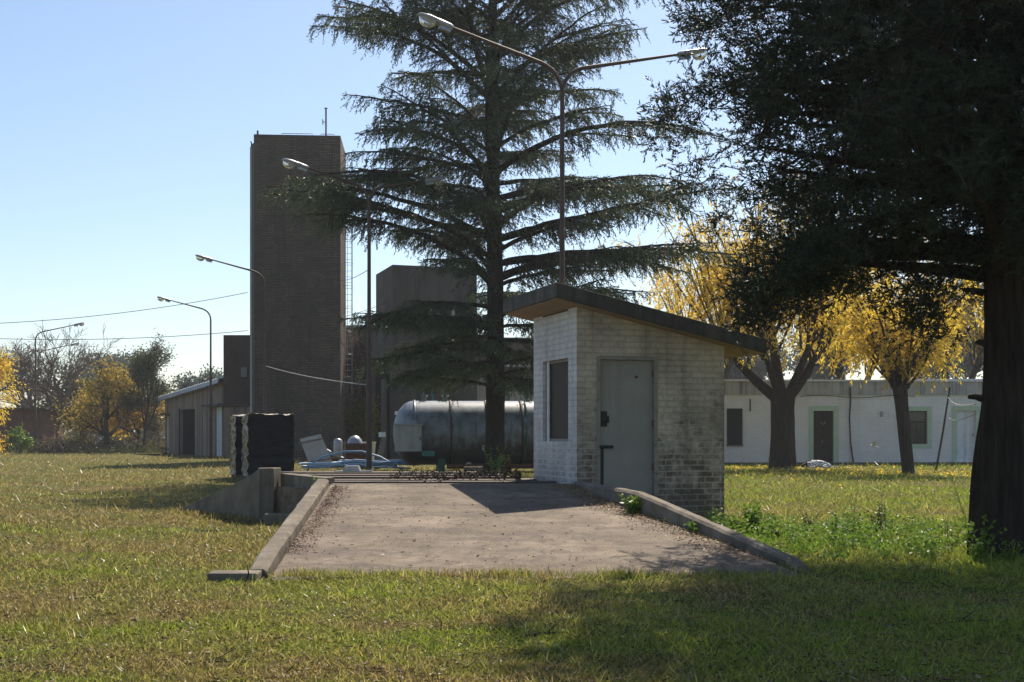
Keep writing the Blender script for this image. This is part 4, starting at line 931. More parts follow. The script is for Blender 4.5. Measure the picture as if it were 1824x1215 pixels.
def cypress():
    rnd = random.Random(9); X0, Y0 = 5.78, 14.6
    root = empty('cypress_tree', (X0, Y0, 0), 0, 'big dark spreading conifer with a thick trunk at the right edge', 'tree')
    tr = MB(); path, rad = [], []
    for i in range(60):
        z = -0.15 + 13.2*i/59; path.append((0.04*math.sin(z*0.9)+0.01*z, 0.05*math.cos(z*0.7), z)); rad.append(max(0.06, 0.295*(1-z/14.5)+0.02*math.sin(z*2.1)))
    fluted_trunk(tr, path, rad, 96, 0.26, 7.3, 0.17)
    # knots and broken stubs
    for z, a_, l_ in ((1.8,3.0,0.14),(0.55,3.2,0.12),(3.05,3.1,0.2),(2.45,3.3,0.1),(0.7,3.0,0.1)):
        d_ = Vector((math.cos(a_), math.sin(a_), 0.3)); b0 = Vector((0,0,z)) + d_*0.2
        tr.tube([b0, b0+d_*l_*0.6+Vector((0,0.02,0)), b0+d_*l_*1.2+Vector((0,0,-.03))], [0.05,0.035,0.022], 8)
    tr.build('trunk', M['bark_dark'], root)
    t2 = MB(); path = [(0.85+0.02*i, 0.9, -0.15+0.3*i) for i in range(26)]
    fluted_trunk(t2, path, [0.2-0.004*i for i in range(26)], 30, 0.15, 2.0, 0.3); t2.build('stem', M['bark_dark'], root)
    lm = MB(); P, D, Ls, Ws = [], [], [], []
    clumps = []
    def limb(z, a_, Lb, el0, el1, r0):
        n = 12; p = Vector((0,0,z)); pts = [p.copy()]; ab = a_
        for k in range(n):
            t = (k+0.5)/n; el = el0*(1-t)+el1*t; ab += rnd.uniform(-0.12,0.12)
            p = p + Vector((math.cos(ab)*math.cos(el), math.sin(ab)*math.cos(el), math.sin(el)))*Lb/n; pts.append(p.copy())
        cut = next((k for k in range(3, n+1) if pts[k].x < -2.7 or (pts[k].x < -2.0 and pts[k].z < 4.0)), n)
        lm.tube(pts[:cut+1], [r0*(1-0.92*k/cut)+0.005 for k in range(cut+1)], 7, False)
        for k in range(2, n+1):
            for rep in range(3):
                if rnd.random() < 0.82:
                    off = Vector((rnd.gauss(0,0.42), rnd.gauss(0,0.42), rnd.gauss(-0.05,0.3)))
                    c_ = pts[k]+off
                    if k <= cut and c_.x > -3.2 and c_.z > 3.4: lm.tube([pts[k], pts[k].lerp(c_,0.5)+Vector((0,0,0.04)), c_], [0.014,0.01,0.005], 4, False)
                    if 2.0 < c_.z: clumps.append((c_, (c_-Vector((0,0,c_.z-0.6))).normalized()))
    for i in range(58):
        z = 3.3 + 8.8*(i/57)**1.0; Lb = (4.1 if z < 7.5 else 4.1-(z-7.5)*0.6)*rnd.uniform(0.75,1.05)
        limb(z, i*2.399+0.5, Lb, R(rnd.uniform(5,32)), R(rnd.uniform(-12,14)), 0.05+0.012*Lb)
    for z, a_, Lb, e0, e1 in ((3.3,3.05,3.9,8,2),(4.2,3.3,4.0,14,6),(5.1,2.95,4.0,10,0),(3.6,3.45,3.4,14,-8),(3.5,2.8,3.9,10,-14),(3.3,4.2,2.6,24,6),(6.2,3.15,3.6,10,0),(4.6,3.6,3.8,10,2),(3.6,2.6,4.2,8,0),(5.6,3.5,3.9,4,4),(6.8,2.9,3.7,6,2),(7.2,3.4,3.8,4,0),(4.9,4.1,3.4,10,4),(6.0,4.4,3.2,10,0),(3.9,4.7,3.0,12,4),(5.6,5.0,3,10,2),(4.2,5.4,3.2,8,0),(4.5,2.3,3.8,8,2),(5.8,2.4,3.8,4,0),(3.6,0.3,3.5,8,0),(4.3,3.15,3.9,2,2),(5.4,3.2,3.7,2,0),(6.5,3.5,3.9,2,-4)):
        limb(z, a_, Lb, R(e0), R(e1), 0.1)
    for k in range(2300):                          # inner foliage between the limbs
        a_ = rnd.uniform(0,6.283); z = rnd.uniform(3.7,12.0); rr_ = (3.9 if z < 7.5 else 3.9-(z-7.5)*0.6)*rnd.random()**0.5
        clumps.append((Vector((rr_*math.cos(a_), rr_*math.sin(a_)*0.85, z-0.25*(rr_<1.5)+0.12*rr_)), Vector((math.cos(a_),math.sin(a_),.2))))
    def floor_z(c):
        lim = 2.9 + 0.75*abs(mnoise.noise(c*0.8))*2
        return lim + ((1.9 if c.x < -2.9 else 1.0)*(0.5 if c.y > 0.7 else 1.0) if c.x < -2.3 else 0)
    clumps = [c for c in clumps if c[0].z > floor_z(c[0]) and mnoise.noise(c[0]*0.75+Vector((3,1,7))) < 0.3 + 0.25*(math.hypot(c[0].x, c[0].y) < 1.6)
              and c[0].x > -3.75 + 0.9*mnoise.noise(Vector((c[0].z*1.1, c[0].y*0.6, 4)))]
    # low hanging bough on the booth side
    lm.tube(bez((-0.2,0,4.3), (-1.6,0.1,4.1), (-3.0,0.3,3.05), 10), [0.09-0.008*k for k in range(10)], 7, False)
    for k in range(95):
        t = rnd.random(); q_ = Vector((-1.75-1.2*t, 0.2+rnd.gauss(0,.35), 3.55-0.45*t+rnd.gauss(0,.2)))
        clumps.append((q_, Vector((-0.6,0,-.1))))
    for k in range(26):
        clumps.append((Vector((-0.75+rnd.gauss(0,.2), 0.5+rnd.gauss(0,.3), 3.15+rnd.gauss(0,.28))), Vector((-0.3,0,-.6))))
    for c_, o_ in clumps:
        ns = rnd.randint(9,14)
        for s_ in range(ns):
            d_ = Vector((rnd.gauss(0,1)+o_.x*0.8, rnd.gauss(0,1)+o_.y*0.8, rnd.gauss(0.25,0.75))).normalized()
            l_ = rnd.uniform(0.12,0.4); b0 = c_ + Vector((rnd.gauss(0,.09), rnd.gauss(0,.09), rnd.gauss(0,.09)))
            m = int(l_/0.0135)
            for u in range(m):
                w_ = b0 + d_*(u*0.0135)
                P.append(tuple(w_)); D.append((d_.x*0.8+rnd.gauss(0,.4), d_.y*0.8+rnd.gauss(0,.4), d_.z*0.8+rnd.gauss(0,.4))); Ls.append(rnd.uniform(0.045,0.095)); Ws.append(rnd.uniform(0.012,0.022))
    lm.build('limbs', M['bark_dark'], root)
    leaves('crown', np.array(P), np.array(D), np.array(Ls), np.array(Ws), M['cypress'], root)
    return len(P), len(clumps)
ny = cypress()

def strings(P, D, Ls, Ws, p, length, rnd, step=0.085, L=(0.12,0.22), W=(0.032,0.06), sway=0.25):
    q_ = Vector(p); d_ = Vector((rnd.gauss(0,0.6), rnd.gauss(0,0.6), -0.1)).normalized()
    for u in range(int(length/step)):
        d_ = (d_ + Vector((rnd.gauss(0,.13), rnd.gauss(0,.13), -0.085+rnd.gauss(0,.05)))).normalized(); q_ = q_ + d_*step
        if rnd.random() < 0.2: continue
        for _ in range(2):
            P.append((q_.x, q_.y, q_.z)); D.append((d_.x+rnd.gauss(0,.65), d_.y+rnd.gauss(0,.65), d_.z+rnd.gauss(-.1,.5))); Ls.append(rnd.uniform(*L)); Ws.append(rnd.uniform(*W))
def willow(loc, trunk, limbs_, nshoots, shoot_len, spread, nstr, strlen, label, seed, mat='willow', zmin=2.6, lean=(0,0)):
    rnd = random.Random(seed); root = empty('willow_tree', loc, 0, label, 'tree', 'golden autumn willows by the white house')
    h, r0, r1 = trunk
    tr = MB(); n = 24; path = [(lean[0]*i/n, lean[1]*i/n, -0.1+(h+0.1)*i/n) for i in range(n+1)]
    rad = [r0+(r1-r0)*(i/n)**0.8 + (0.12*r0*max(0,(i/n-0.8)/0.2)) for i in range(n+1)]
    fluted_trunk(tr, path, rad, 48, 0.12, seed*1.7, 0.14); tr.build('trunk', M['bark'], root)
    lm = MB(); starts = []
    top = Vector((lean[0], lean[1], h))
    if limbs_:
        for az_, el_, Ll, rl in limbs_:
            d_ = Vector((math.cos(az_)*math.cos(el_), math.sin(az_)*math.cos(el_), math.sin(el_)))
            p0 = top + Vector((d_.x*r1*0.5, d_.y*r1*0.5, -0.45)); p1 = p0 + d_*Ll*0.5; p2 = p1 + (d_ + Vector((0,0,0.45))).normalized()*Ll*0.5
            pts = bez(p0, p1, p2, 9); lm.tube(pts, [rl*(1-0.45*k/8) for k in range(9)], 12)
            starts += [(pts[-1], d_), (pts[-1], d_), (pts[6], d_)]
    else: starts = [(top, Vector((0,0,1)))]
    P, D, Ls, Ws = [], [], [], []
    for i in range(nshoots):
        p0, bd = starts[i % len(starts)]; a_ = i*2.399 + rnd.uniform(-.3,.3); sp = rnd.uniform(*spread)
        d_ = Vector((math.cos(a_)*math.sin(sp), math.sin(a_)*math.sin(sp), math.cos(sp))) + bd*0.35; d_.normalize()
        Lb = rnd.uniform(*shoot_len); n = 9; p = p0 + Vector((rnd.gauss(0,.12), rnd.gauss(0,.12), -0.1)); pts = [p.copy()]
        for k in range(n):
            bendz = 0.1 if k < 4 else -0.07
            d_ = (d_ + Vector((rnd.gauss(0,.05), rnd.gauss(0,.05), bendz))).normalized(); p = p + d_*Lb/n; pts.append(p.copy())
        lm.tube(pts, [0.055*(1-0.85*k/n)+0.006 for k in range(n+1)], 5, False)
        for s_ in range(nstr):
            t = rnd.uniform(0.3,1.0)*n; k = min(int(t), n-1); q_ = pts[k].lerp(pts[k+1], t-k)
            ln = rnd.uniform(*strlen)
            ln = min(ln, max(0.3, q_.z - zmin - rnd.uniform(0,0.9)))
            # side twig then hang
            sd = Vector((rnd.gauss(0,1), rnd.gauss(0,1), 0.35)).normalized()*rnd.uniform(0.2,0.9); e_ = q_ + sd
            lm.tube([q_, q_.lerp(e_,0.6)+Vector((0,0,0.06)), e_], [0.012,0.009,0.006], 3, False)
            strings(P, D, Ls, Ws, e_, ln, rnd)
    lm.build('limbs', M['bark'], root)
    leaves('crown', np.array(P), np.array(D), np.array(Ls), np.array(Ws), M[mat], root)
    return root
w1 = gp(1379, 832); w2 = gp(1597, 843)
willow((w1.x, 51.5, 0), (3.3,0.54,0.47), [(R(178),R(38),3.4,0.24),(R(100),R(66),3.2,0.27),(R(10),R(48),2.6,0.25),(R(330),R(62),3.2,0.19),(R(215),R(60),2.6,0.17)], 64, (4.0,7.5), (R(8),R(58)), 16, (0.9,3.2), 'large yellow willow with a massive forked trunk in front of the shutter', 3, zmin=2.1)
willow((w2.x+0.15, 44.0, 0), (3.15,0.2,0.235), None, 40, (3.0,5.4), (R(12),R(76)), 14, (0.7,2.2), 'pollarded yellow willow with a thick leaning stump in front of the window', 5, zmin=2.3, lean=(-0.32,0))
willow(((1270-HX)/F*66, 67, 0), (3.5,0.5,0.45), [(R(200),R(60),3,0.25),(R(20),R(60),3,0.25)], 34, (4.2,6.6), (R(8),R(50)), 10, (1.0,3.0), 'yellow willow rising behind the booth roof at the left end of the house', 8, zmin=4.5)
willow(((1530-HX)/F*72, 73, 0), (3.5,0.5,0.45), [(R(200),R(60),3,0.25),(R(20),R(60),3,0.25)], 36, (4.5,7.5), (R(8),R(50)), 11, (1.0,3.0), 'yellow willow behind the house roof above the dark door', 12, zmin=4.5)
willow(((1720-HX)/F*69, 70, 0), (3.5,0.5,0.45), [(R(200),R(60),3,0.25),(R(20),R(60),3,0.25)], 30, (4.5,7.5), (R(8),R(50)), 11, (1.0,3.0), 'yellow green willow behind the house roof beside the dark conifer trunk', 15, zmin=4.5, mat='yellow_bush')

def branchy(name, loc, h, r0, levels, nch, spread, lean_up, label, cat, bark, seed, leaf=None, group=None, lratio=0.68, trunk_frac=0.3, first=None, wide=1.0):
    rnd = random.Random(seed); root = empty(name, loc, 0, label, cat, group)
    tr = MB(); lm = MB(); tips = []
    def grow(mb, p, d_, L_, r_, lvl):
        n = 4; pts = [p.copy()]
        for k in range(n):
            d_ = (d_ + Vector((rnd.gauss(0,.1), rnd.gauss(0,.1), rnd.gauss(lean_up,.06)))).normalized(); p = p + d_*L_/n; pts.append(p.copy())
        mb.tube(pts, [max(0.009, r_*(1-0.45*k/n)) for k in range(n+1)], 8 if lvl < 1 else (5 if lvl < 3 else 3), False)
        if lvl >= levels-1:
            for k in range(1, n+1): tips.append((pts[k].copy(), d_.copy()))
        if lvl < levels:
            for c in range(nch if lvl else (first or nch)):
                a_ = rnd.uniform(0, 6.283); sp = R(rnd.uniform(*spread))
                o1 = d_.orthogonal().normalized(); o2 = d_.cross(o1)
                nd = (d_*math.cos(sp) + (o1*math.cos(a_)+o2*math.sin(a_))*math.sin(sp)).normalized()
                k = n if c < 2 else rnd.randint(2, n)
                grow(lm, pts[k], nd, L_*lratio*rnd.uniform(0.75,1.15), r_*0.55, lvl+1)
    grow(tr, Vector((0,0,-0.1)), Vector((0,0,1)), h*trunk_frac, r0, 0)
    zmx = np.percentile([t[0].z for t in tips], 98); kf = h/zmx
    for mb in (tr, lm): mb.v = [(x*kf*wide, y*kf*wide, z*kf) for x, y, z in mb.v]
    tips = [(Vector((p.x*kf*wide, p.y*kf*wide, p.z*kf)), d_) for p, d_ in tips]
    tr.build('trunk', bark, root); lm.build('limbs', bark, root)
    if leaf:
        n_per, L_, W_, scatter, mat, droop = leaf
        P, D, Ls, Ws = [], [], [], []
        for p, d_ in tips:
            for k in range(n_per):
                P.append((p.x+rnd.gauss(0,scatter), p.y+rnd.gauss(0,scatter), p.z+rnd.gauss(-droop*0.4,scatter))); D.append((d_.x+rnd.gauss(0,.8), d_.y+rnd.gauss(0,.8), d_.z+rnd.gauss(-droop,.7)))
                Ls.append(L_*rnd.uniform(.7,1.3)); Ws.append(W_*rnd.uniform(.7,1.3))
        leaves('crown', np.array(P), np.array(D), np.array(Ls), np.array(Ws), M[mat], root)
    return root, len(tips)
G_ = 'trees at the left edge of the field'
branchy('bare_tree', ((95-HX)/F*100, 100, 0), 9.2, 0.22, 6, 3, (16,54), 0.04, 'leafless spreading grey tree behind the far left street lamp', 'tree', M['bark_grey'], 4, None, G_, 0.74, 0.2, 8, 1.15)
branchy('bare_tree', ((40-HX)/F*106, 106, 0), 8.6, 0.2, 6, 3, (14,45), 0.06, 'leafless grey tree at the far left above the brick outbuilding', 'tree', M['bark_grey'], 14, (1,0.12,0.08,0.2,'vine_red',0.2), G_, 0.72, 0.22, 6)
branchy('yellow_tree', ((190-HX)/F*96, 96, 0), 6.4, 0.16, 4, 4, (20,60), 0.02, 'round low tree with yellow green autumn leaves left of the slender tree', 'tree', M['bark'], 6, (5,0.2,0.11,0.42,'yellow_bush',0.5), G_, 0.72, 0.24, 6, 1.05)
branchy('yellow_tree', ((238-HX)/F*100, 101, 0), 4.6, 0.12, 4, 4, (20,60), 0.0, 'small orange yellow tree low behind the scrub beside the slender tree', 'tree', M['bark'], 26, (6,0.2,0.12,0.35,'willow',0.5), G_, 0.7, 0.25, 5)
branchy('slender_tree', ((256-HX)/F*92, 92, 0), 8.0, 0.19, 4, 4, (14,40), 0.1, 'slender upright olive green tree standing alone left of the shed', 'tree', M['bark'], 31, (4,0.17,0.08,0.2,'olive',0.2), G_, 0.68, 0.36, 6, 0.58)
branchy('scrub_tree', ((286-HX)/F*97, 97, 0), 5.4, 0.13, 4, 4, (18,50), 0.05, 'thin olive brown scrubby tree close against the shed end', 'tree', M['bark'], 33, (5,0.17,0.09,0.3,'dry_scrub',0.2), G_, 0.68, 0.3, 5, 0.7)
branchy('yellow_willow', ((-82-HX)/F*80, 80, 0), 7.6, 0.3, 4, 4, (25,70), -0.02, 'bright golden willow cut by the left edge of the picture', 'tree', M['bark'], 44, (16,0.2,0.07,0.3,'willow',1.2), G_, 0.74, 0.3, 7, 0.62)
branchy('dark_tree', ((150-HX)/F*112, 112, 0), 5.6, 0.2, 4, 4, (25,65), 0.02, 'dark evergreen tree low behind the yellow trees', 'tree', M['bark'], 52, (14,0.3,0.2,0.5,'cedar',0.3), G_, 0.72, 0.25, 6)
for i, (px_, Y_, h_, lb) in enumerate(((200,170,11.5,'hazy blue green eucalyptus far behind the slender tree, the tallest'),(176,180,9.5,'hazy blue green eucalyptus far off left of the tallest one'),(224,165,8.5,'hazy blue green eucalyptus far off, low behind the slender tree'),(380,150,8.2,'eucalyptus far behind the shed roof beside the dark annex'),(1500,130,14,'dark eucalyptus far behind the house roof left of the pollarded willow'),(1715,140,17,'tall eucalyptus far behind the house beside the conifer trunk'),(1330,140,12,'eucalyptus far behind the left end of the house'))):
    branchy('eucalyptus_tree', ((px_-HX)/F*Y_, Y_, 0), h_, 0.28, 4, 4, (18,50), 0.06, lb, 'tree', M['bark_grey'], 60+i, (8,0.4,0.24,0.55,'blue_green',0.3), 'far eucalyptus trees', 0.7, 0.34, 6)
# vines between tower and concrete building
vn = empty('vine_thicket', ((634-HX)/F*68, 68.5, 0), 0, 'tangled vines, reddish above and yellow green below, right of the tower', 'vines')
def blob(n, c, s_, k=40, sc=0.35):
    cs = rng.normal(size=(k,3)); cs = unit(cs)*rng.random((k,1))**0.4*np.array(s_)+np.array(c)
    return cs[rng.integers(0,k,n)] + rng.normal(size=(n,3))*sc
Pv = blob(3600, (0,0.2,4.9), (0.85,0.8,2.3), 40, 0.26); leaves('red_foliage', Pv, rng.normal(size=(len(Pv),3))+np.array([0,0,-.6]), 0.14, 0.07, M['vine_red'], vn)
Pv = blob(5200, (0,0,2.0), (0.95,0.8,1.9), 44, 0.26); leaves('green_foliage', Pv, rng.normal(size=(len(Pv),3))+np.array([0,0,-.6]), 0.17, 0.1, M['vine_green'], vn)
m_ = MB(); rr = random.Random(3)
for k in range(26):
    x_ = rr.uniform(-.8,.8); y_ = rr.uniform(-.4,.6); m_.tube([(x_+rr.gauss(0,.12), y_, z_) for z_ in np.linspace(0,rr.uniform(4,7),8)], 0.018, 4, False)
m_.build('stem', M['bark'], vn)

# far tree belt closing the horizon, scrub along the field edge: uncountable
def belt(name, n, Yr, Xr, hmax, size, mat, seed, base=0.0):
    r_ = np.random.default_rng(seed); k = 260
    cx = r_.uniform(*Xr, k); cy = r_.uniform(*Yr, k); hh = hmax*(0.45+0.55*r_.random(k))*(0.75+0.25*np.sin(cx*0.11+seed))
    idx = r_.integers(0, k, n); t = r_.random(n)**0.8
    P = np.stack([cx[idx]+r_.normal(size=n)*hmax*0.22, cy[idx]+r_.normal(size=n)*1.2, base+hh[idx]*t], 1)
    o = leaves(name, P, r_.normal(size=(n,3)), size*(0.6+0.8*r_.random(n)), size*0.55, mat); tag(o, kind='stuff'); return o
o = belt('distant_trees', 42000, (190,230), (-120,130), 7.0, 0.75, M['blue_green'], 5); tag(o, 'low band of far trees along the horizon', 'trees')
o = belt('field_scrub', 22000, (93,103), (-46,-22), 2.1, 0.2, M['dry_scrub'], 8); tag(o, 'tangled dry scrub along the far edge of the left field', 'scrub')
o = belt('field_weeds', 9000, (89,96), (-46,-25), 0.75, 0.16, M['olive'], 9); tag(o, 'low green weeds in front of the dry scrub', 'weeds')

def brush(n, c, s_, k=30, sc=0.3):
    return blob(n, c, s_, k, sc)
sb_ = empty('green_bush', gp(36,806)*0.92, 0, 'small bright green bush at the foot of the far left lamp', 'bush'); sb_.location.z = 0
Pv = brush(1600, (0,0,0.95), (0.8,0.7,0.8), 24, 0.16); leaves('foliage', Pv, rng.normal(size=(len(Pv),3)), 0.17, 0.1, M['weed'], sb_)
m_ = MB(); m_.tube([(0,0,0),(0.05,0,0.9)], 0.04, 6); m_.build('stem', M['bark'], sb_)
bp = empty('brush_pile', gp(95,810), 0, 'dark pile of cut branches on the grass edge below the yellow trees', 'brush pile'); bp.location.z = 0
m_ = MB(); rr = random.Random(8)
for k in range(90):
    a_ = rr.uniform(0,6.28); x_, y_ = rr.gauss(0,.9), rr.gauss(0,.4); l_ = rr.uniform(.5,1.4)
    m_.tube([(x_,y_,rr.uniform(0,.3)),(x_+math.cos(a_)*l_*.5,y_+math.sin(a_)*l_*.3,rr.uniform(.3,.8)),(x_+math.cos(a_)*l_,y_+math.sin(a_)*l_*.6,rr.uniform(0,.5))],0.02,4,False)
m_.build('branches', M['bark_dark'], bp)
m_ = MB(); m_.tube([(0.35,-0.5,0),(0.3,-0.6,0.5),(0.15,-0.5,1.0)],[0.05,0.04,0.03],6); m_.tube([(0.85,-0.5,0),(0.8,-0.6,0.5),(0.5,-0.5,0.85)],[0.05,0.04,0.02],6); m_.build('pale_branch', M['wood_grey'], bp)

# ------------------------------------------------------------------ clothes pole and line, post, dog, bird
cp = empty('clothes_prop', gp(1667,838), 0, 'thin leaning wooden pole propping the line in front of the white house', 'pole')
cpl = cp.location.copy(); top = at(1692, 690, cpl.y) - cpl
m_ = MB(); m_.tube([(0,0,-0.05), tuple(top*0.5+Vector((0.02,0,0))), tuple(top)], [0.045,0.04,0.033], 8); m_.build('pole', M['wood_dark'], cp)
cable('clothes_line', cpl+top*0.88, Vector((5.52,14.7,1.80)), 0.12, 'upper pale washing line from the leaning pole to the conifer trunk', 0.008, M['cable_pale'])["category"] = 'washing line'
cable('clothes_line', (at(1690,744,50)), Vector((5.52,14.7,1.69)), 0.1, 'lower pale washing line running towards the conifer trunk', 0.008, M['cable_pale'])["category"] = 'washing line'
tp_ = gp(1309, 827); tp_.y -= 0.6
ts = empty('t_post', tp_, 0, 'thin dark post with a short crossbar below the dark shutter', 'post')
m_ = MB(); m_.tube([(0,0,-0.05),(0,0,0.86)], 0.03, 6); m_.build('upright', M['black_metal'], ts)
m_ = MB(); m_.box(-0.36,0.36,-0.05,0.05,0.86,0.89); m_.build('crossbar', M['black_metal'], ts)

def spotted():
    m, nt, N, Lk, b_ = new_mat('dog_coat')
    v = coords(N, Lk, 'Object', (1,1,1)); vo = N.new("ShaderNodeTexVoronoi"); vo.inputs['Scale'].default_value = 15; Lk.new(v, vo.inputs['Vector'])
    f = ramp(N, Lk, vo.outputs['Distance'], [(0.36,g(1)),(0.5,g(0))])
    c = mix(N, Lk, f, (0.72,0.72,0.74), (0.06,0.06,0.07))
    sp = N.new("ShaderNodeSeparateXYZ"); Lk.new(v, sp.inputs[0])
    h_ = ramp(N, Lk, sp.outputs[0], [(0.0,g(1)),(0.02,g(0))])
    mr = N.new("ShaderNodeMapRange"); mr.inputs[1].default_value = -0.48; mr.inputs[2].default_value = -0.4; mr.inputs[3].default_value = 1; mr.inputs[4].default_value = 0; Lk.new(sp.outputs[0], mr.inputs[0])
    c = mix(N, Lk, mr.outputs[0], c, (0.03,0.022,0.018)); Lk.new(c, b_.inputs['Base Color']); b_.inputs['Roughness'].default_value = 0.8
    return m
dg = gp(1456, 833); dg.y = 51.0; dg.x = (1456-HX)/F*51.0
dog = empty('dog', dg, R(4), 'spotted white dog with a dark head lying on the grass near the dark door', 'dog')
def skin_body(name, verts, edges, radii, root_i, mat, parent):
    me = bpy.data.meshes.new(name); me.from_pydata(verts, edges, []); o = link_mesh(name, me, mat, parent)
    sk = o.modifiers.new('skin', 'SKIN'); layer = me.skin_vertices[0] if me.skin_vertices else None
    if layer is None:
        import bmesh
        bm = bmesh.new(); bm.from_mesh(me); bm.verts.layers.skin.verify(); bm.to_mesh(me); bm.free(); layer = me.skin_vertices[0]
    for i, r_ in enumerate(radii):
        layer.data[i].radius = r_ if isinstance(r_, tuple) else (r_, r_); layer.data[i].use_root = (i == root_i)
    ss = o.modifiers.new('sub', 'SUBSURF'); ss.levels = 2; ss.render_levels = 2
    dg_ = bpy.context.evaluated_depsgraph_get(); ev = o.evaluated_get(dg_); nm = bpy.data.meshes.new_from_object(ev)
    o.modifiers.clear(); old = o.data; o.data = nm; bpy.data.meshes.remove(old)
    if not nm.materials: nm.materials.append(mat)
    nm.polygons.foreach_set('use_smooth', [True]*len(nm.polygons))
    return o
V_ = [(0.45,0,0.15),(0.2,0,0.19),(-0.1,0,0.2),(-0.32,0,0.19),(-0.44,-0.02,0.17),(-0.56,-0.03,0.13),(-0.7,-0.04,0.08),
      (0.6,-0.02,0.07),(0.78,-0.05,0.04),(0.95,-0.06,0.035),
      (0.35,-0.2,0.12),(0.12,-0.3,0.07),(0.33,-0.38,0.05),
      (-0.3,-0.16,0.1),(-0.2,-0.3,0.06),(-0.5,-0.36,0.05)]
E_ = [(0,1),(1,2),(2,3),(3,4),(4,5),(5,6),(0,7),(7,8),(8,9),(0,10),(10,11),(11,12),(3,13),(13,14),(14,15)]
Rr = [0.13,0.155,0.165,0.15,0.1,0.1,0.045,0.035,0.025,0.015,0.1,0.055,0.035,0.075,0.045,0.035]
body = skin_body('body', V_, E_, Rr, 2, spotted(), dog)
for sgn in (-1, 1):
    m_ = MB(); m_.add([(-0.52,sgn*0.07-0.03,0.19),(-0.46,sgn*0.1-0.03,0.18),(-0.5,sgn*0.1-0.03,0.34),(-0.49,sgn*0.06-0.03,0.2)], [(0,1,2),(1,3,2),(3,0,2),(0,3,1)]); m_.build('ear', M['bark_dark'], dog)
bd_l = at(1556, 795, 47)
bird = empty('bird', bd_l, R(-20), 'small white and black bird flying low in front of the white house', 'bird')
bw = skin_body('body', [(-0.14,0,0.04),(-0.09,0,0.03),(0,0,0),(0.1,0,-0.03),(0.22,0,-0.06)], [(0,1),(1,2),(2,3),(3,4)], [0.012,0.035,0.05,0.035,(0.03,0.01)], 2, M['white_paint'], bird)
for sgn in (-1, 1):
    m_ = MB(); m_.hull([(-0.05,sgn*0.03,0.02),(0.06,sgn*0.03,0.0),(0.1,sgn*0.2,0.14),(0.08,sgn*0.3,0.2),(-0.02,sgn*0.2,0.16)], [(-0.05,sgn*0.03,0.03),(0.06,sgn*0.03,0.01),(0.1,sgn*0.2,0.15),(0.08,sgn*0.3,0.21),(-0.02,sgn*0.2,0.17)]); m_.build('wing', M['white_paint'] if sgn < 0 else M['black_metal'], bird)

# ------------------------------------------------------------------ grass, litter, weeds, sticks
def blocked(x, y):
    t = (y-12.35)/(19.02-12.35)
    xl = -2.52 + t*(-0.38); xr = 2.95 + t*(0.92-2.95)
    ramp_ = (y > 12.52+0.09*np.sin(x*3.1)+0.06*np.sin(x*9.7+1)) & (y < 19.1) & (x > xl-0.1) & (x < xr+0.0)
    deck_ = (y >= 19.0) & (y < 24.6) & (x > -3.0-(y-19)*0.32) & (x < 1.2)
    c, s_ = math.cos(TH), math.sin(TH); lx = (x-K0[0])*c + (y-K0[1])*s_; ly = -(x-K0[0])*s_ + (y-K0[1])*c
    booth_ = (lx > -0.02) & (lx < 2.62) & (ly > -0.02) & (ly < 2.1)
    house_ = (y > 56.6) & (x > 7.5)
    shed_ = (y > 76.5) & (x > -25.5) & (x < -8)
    return ramp_ | deck_ | booth_ | house_ | shed_
def grass(n=800000):
    r_ = np.random.default_rng(3)
    Y0_, Y1_ = 6.6, 95.0
    nc_ = n//11; u = r_.random(nc_); cy = 1/((1/Y0_) + u*(1/Y1_-1/Y0_)); cx = (r_.random(nc_)-0.5)*(0.98*cy+4.5)
    kk = r_.integers(0, nc_, n); sg = np.where(r_.random(n) < 0.6, 0.03, 0.12)*(cy[kk]/9)**0.8
    tone = r_.random(nc_)[kk]
    X = cx[kk] + r_.normal(size=n)*sg; Y = cy[kk] + r_.normal(size=n)*sg
    stat = (Y > 6.0); X, Y, tone = X[stat], Y[stat], tone[stat]
    k = ~blocked(X, Y); X, Y, tone = X[k], Y[k], tone[k]
    # thin, worn patches
    dens = 0.5+0.5*np.sin(X*1.1+1.7*np.sin(Y*0.7))*np.cos(Y*1.3+X*0.4)+0.35*np.sin(X*3.7+Y*2.9)
    k = r_.random(len(X)) < np.clip(0.5+0.62*dens, 0.06, 1); X, Y, tone = X[k], Y[k], tone[k]; n = len(X)
    sc = (Y/9.0)**0.55
    tall = np.clip(np.sin(X*1.9+Y*0.8)+np.sin(X*0.7-Y*1.7+2), 0, 2)*0.5
    # longer grass on the right beyond the ramp
    rightf = ((X > 3.4) & (Y > 12.5)).astype(float)
    L_ = (0.02+0.034*r_.random(n)+0.022*tall*r_.random(n)+0.032*rightf*r_.random(n))*sc*(0.6+0.8*tone)
    long_ = (r_.random(n) < 0.012) | ((tone > 0.93) & (r_.random(n) < 0.5)); L_[long_] *= 2.0
    W_ = (0.0045+0.004*r_.random(n))*sc*1.15
    D = np.stack([r_.normal(size=n)*0.75, r_.normal(size=n)*0.75, 0.55+0.5*r_.random(n)], 1)
    P = np.stack([X, Y, gz_np(X, Y)-0.004], 1)
    o = leaves('grass', P, D, L_, W_, M['grass']); tag(o, 'short patchy green and dry grass covering the field', 'grass', kind='stuff')
grass()
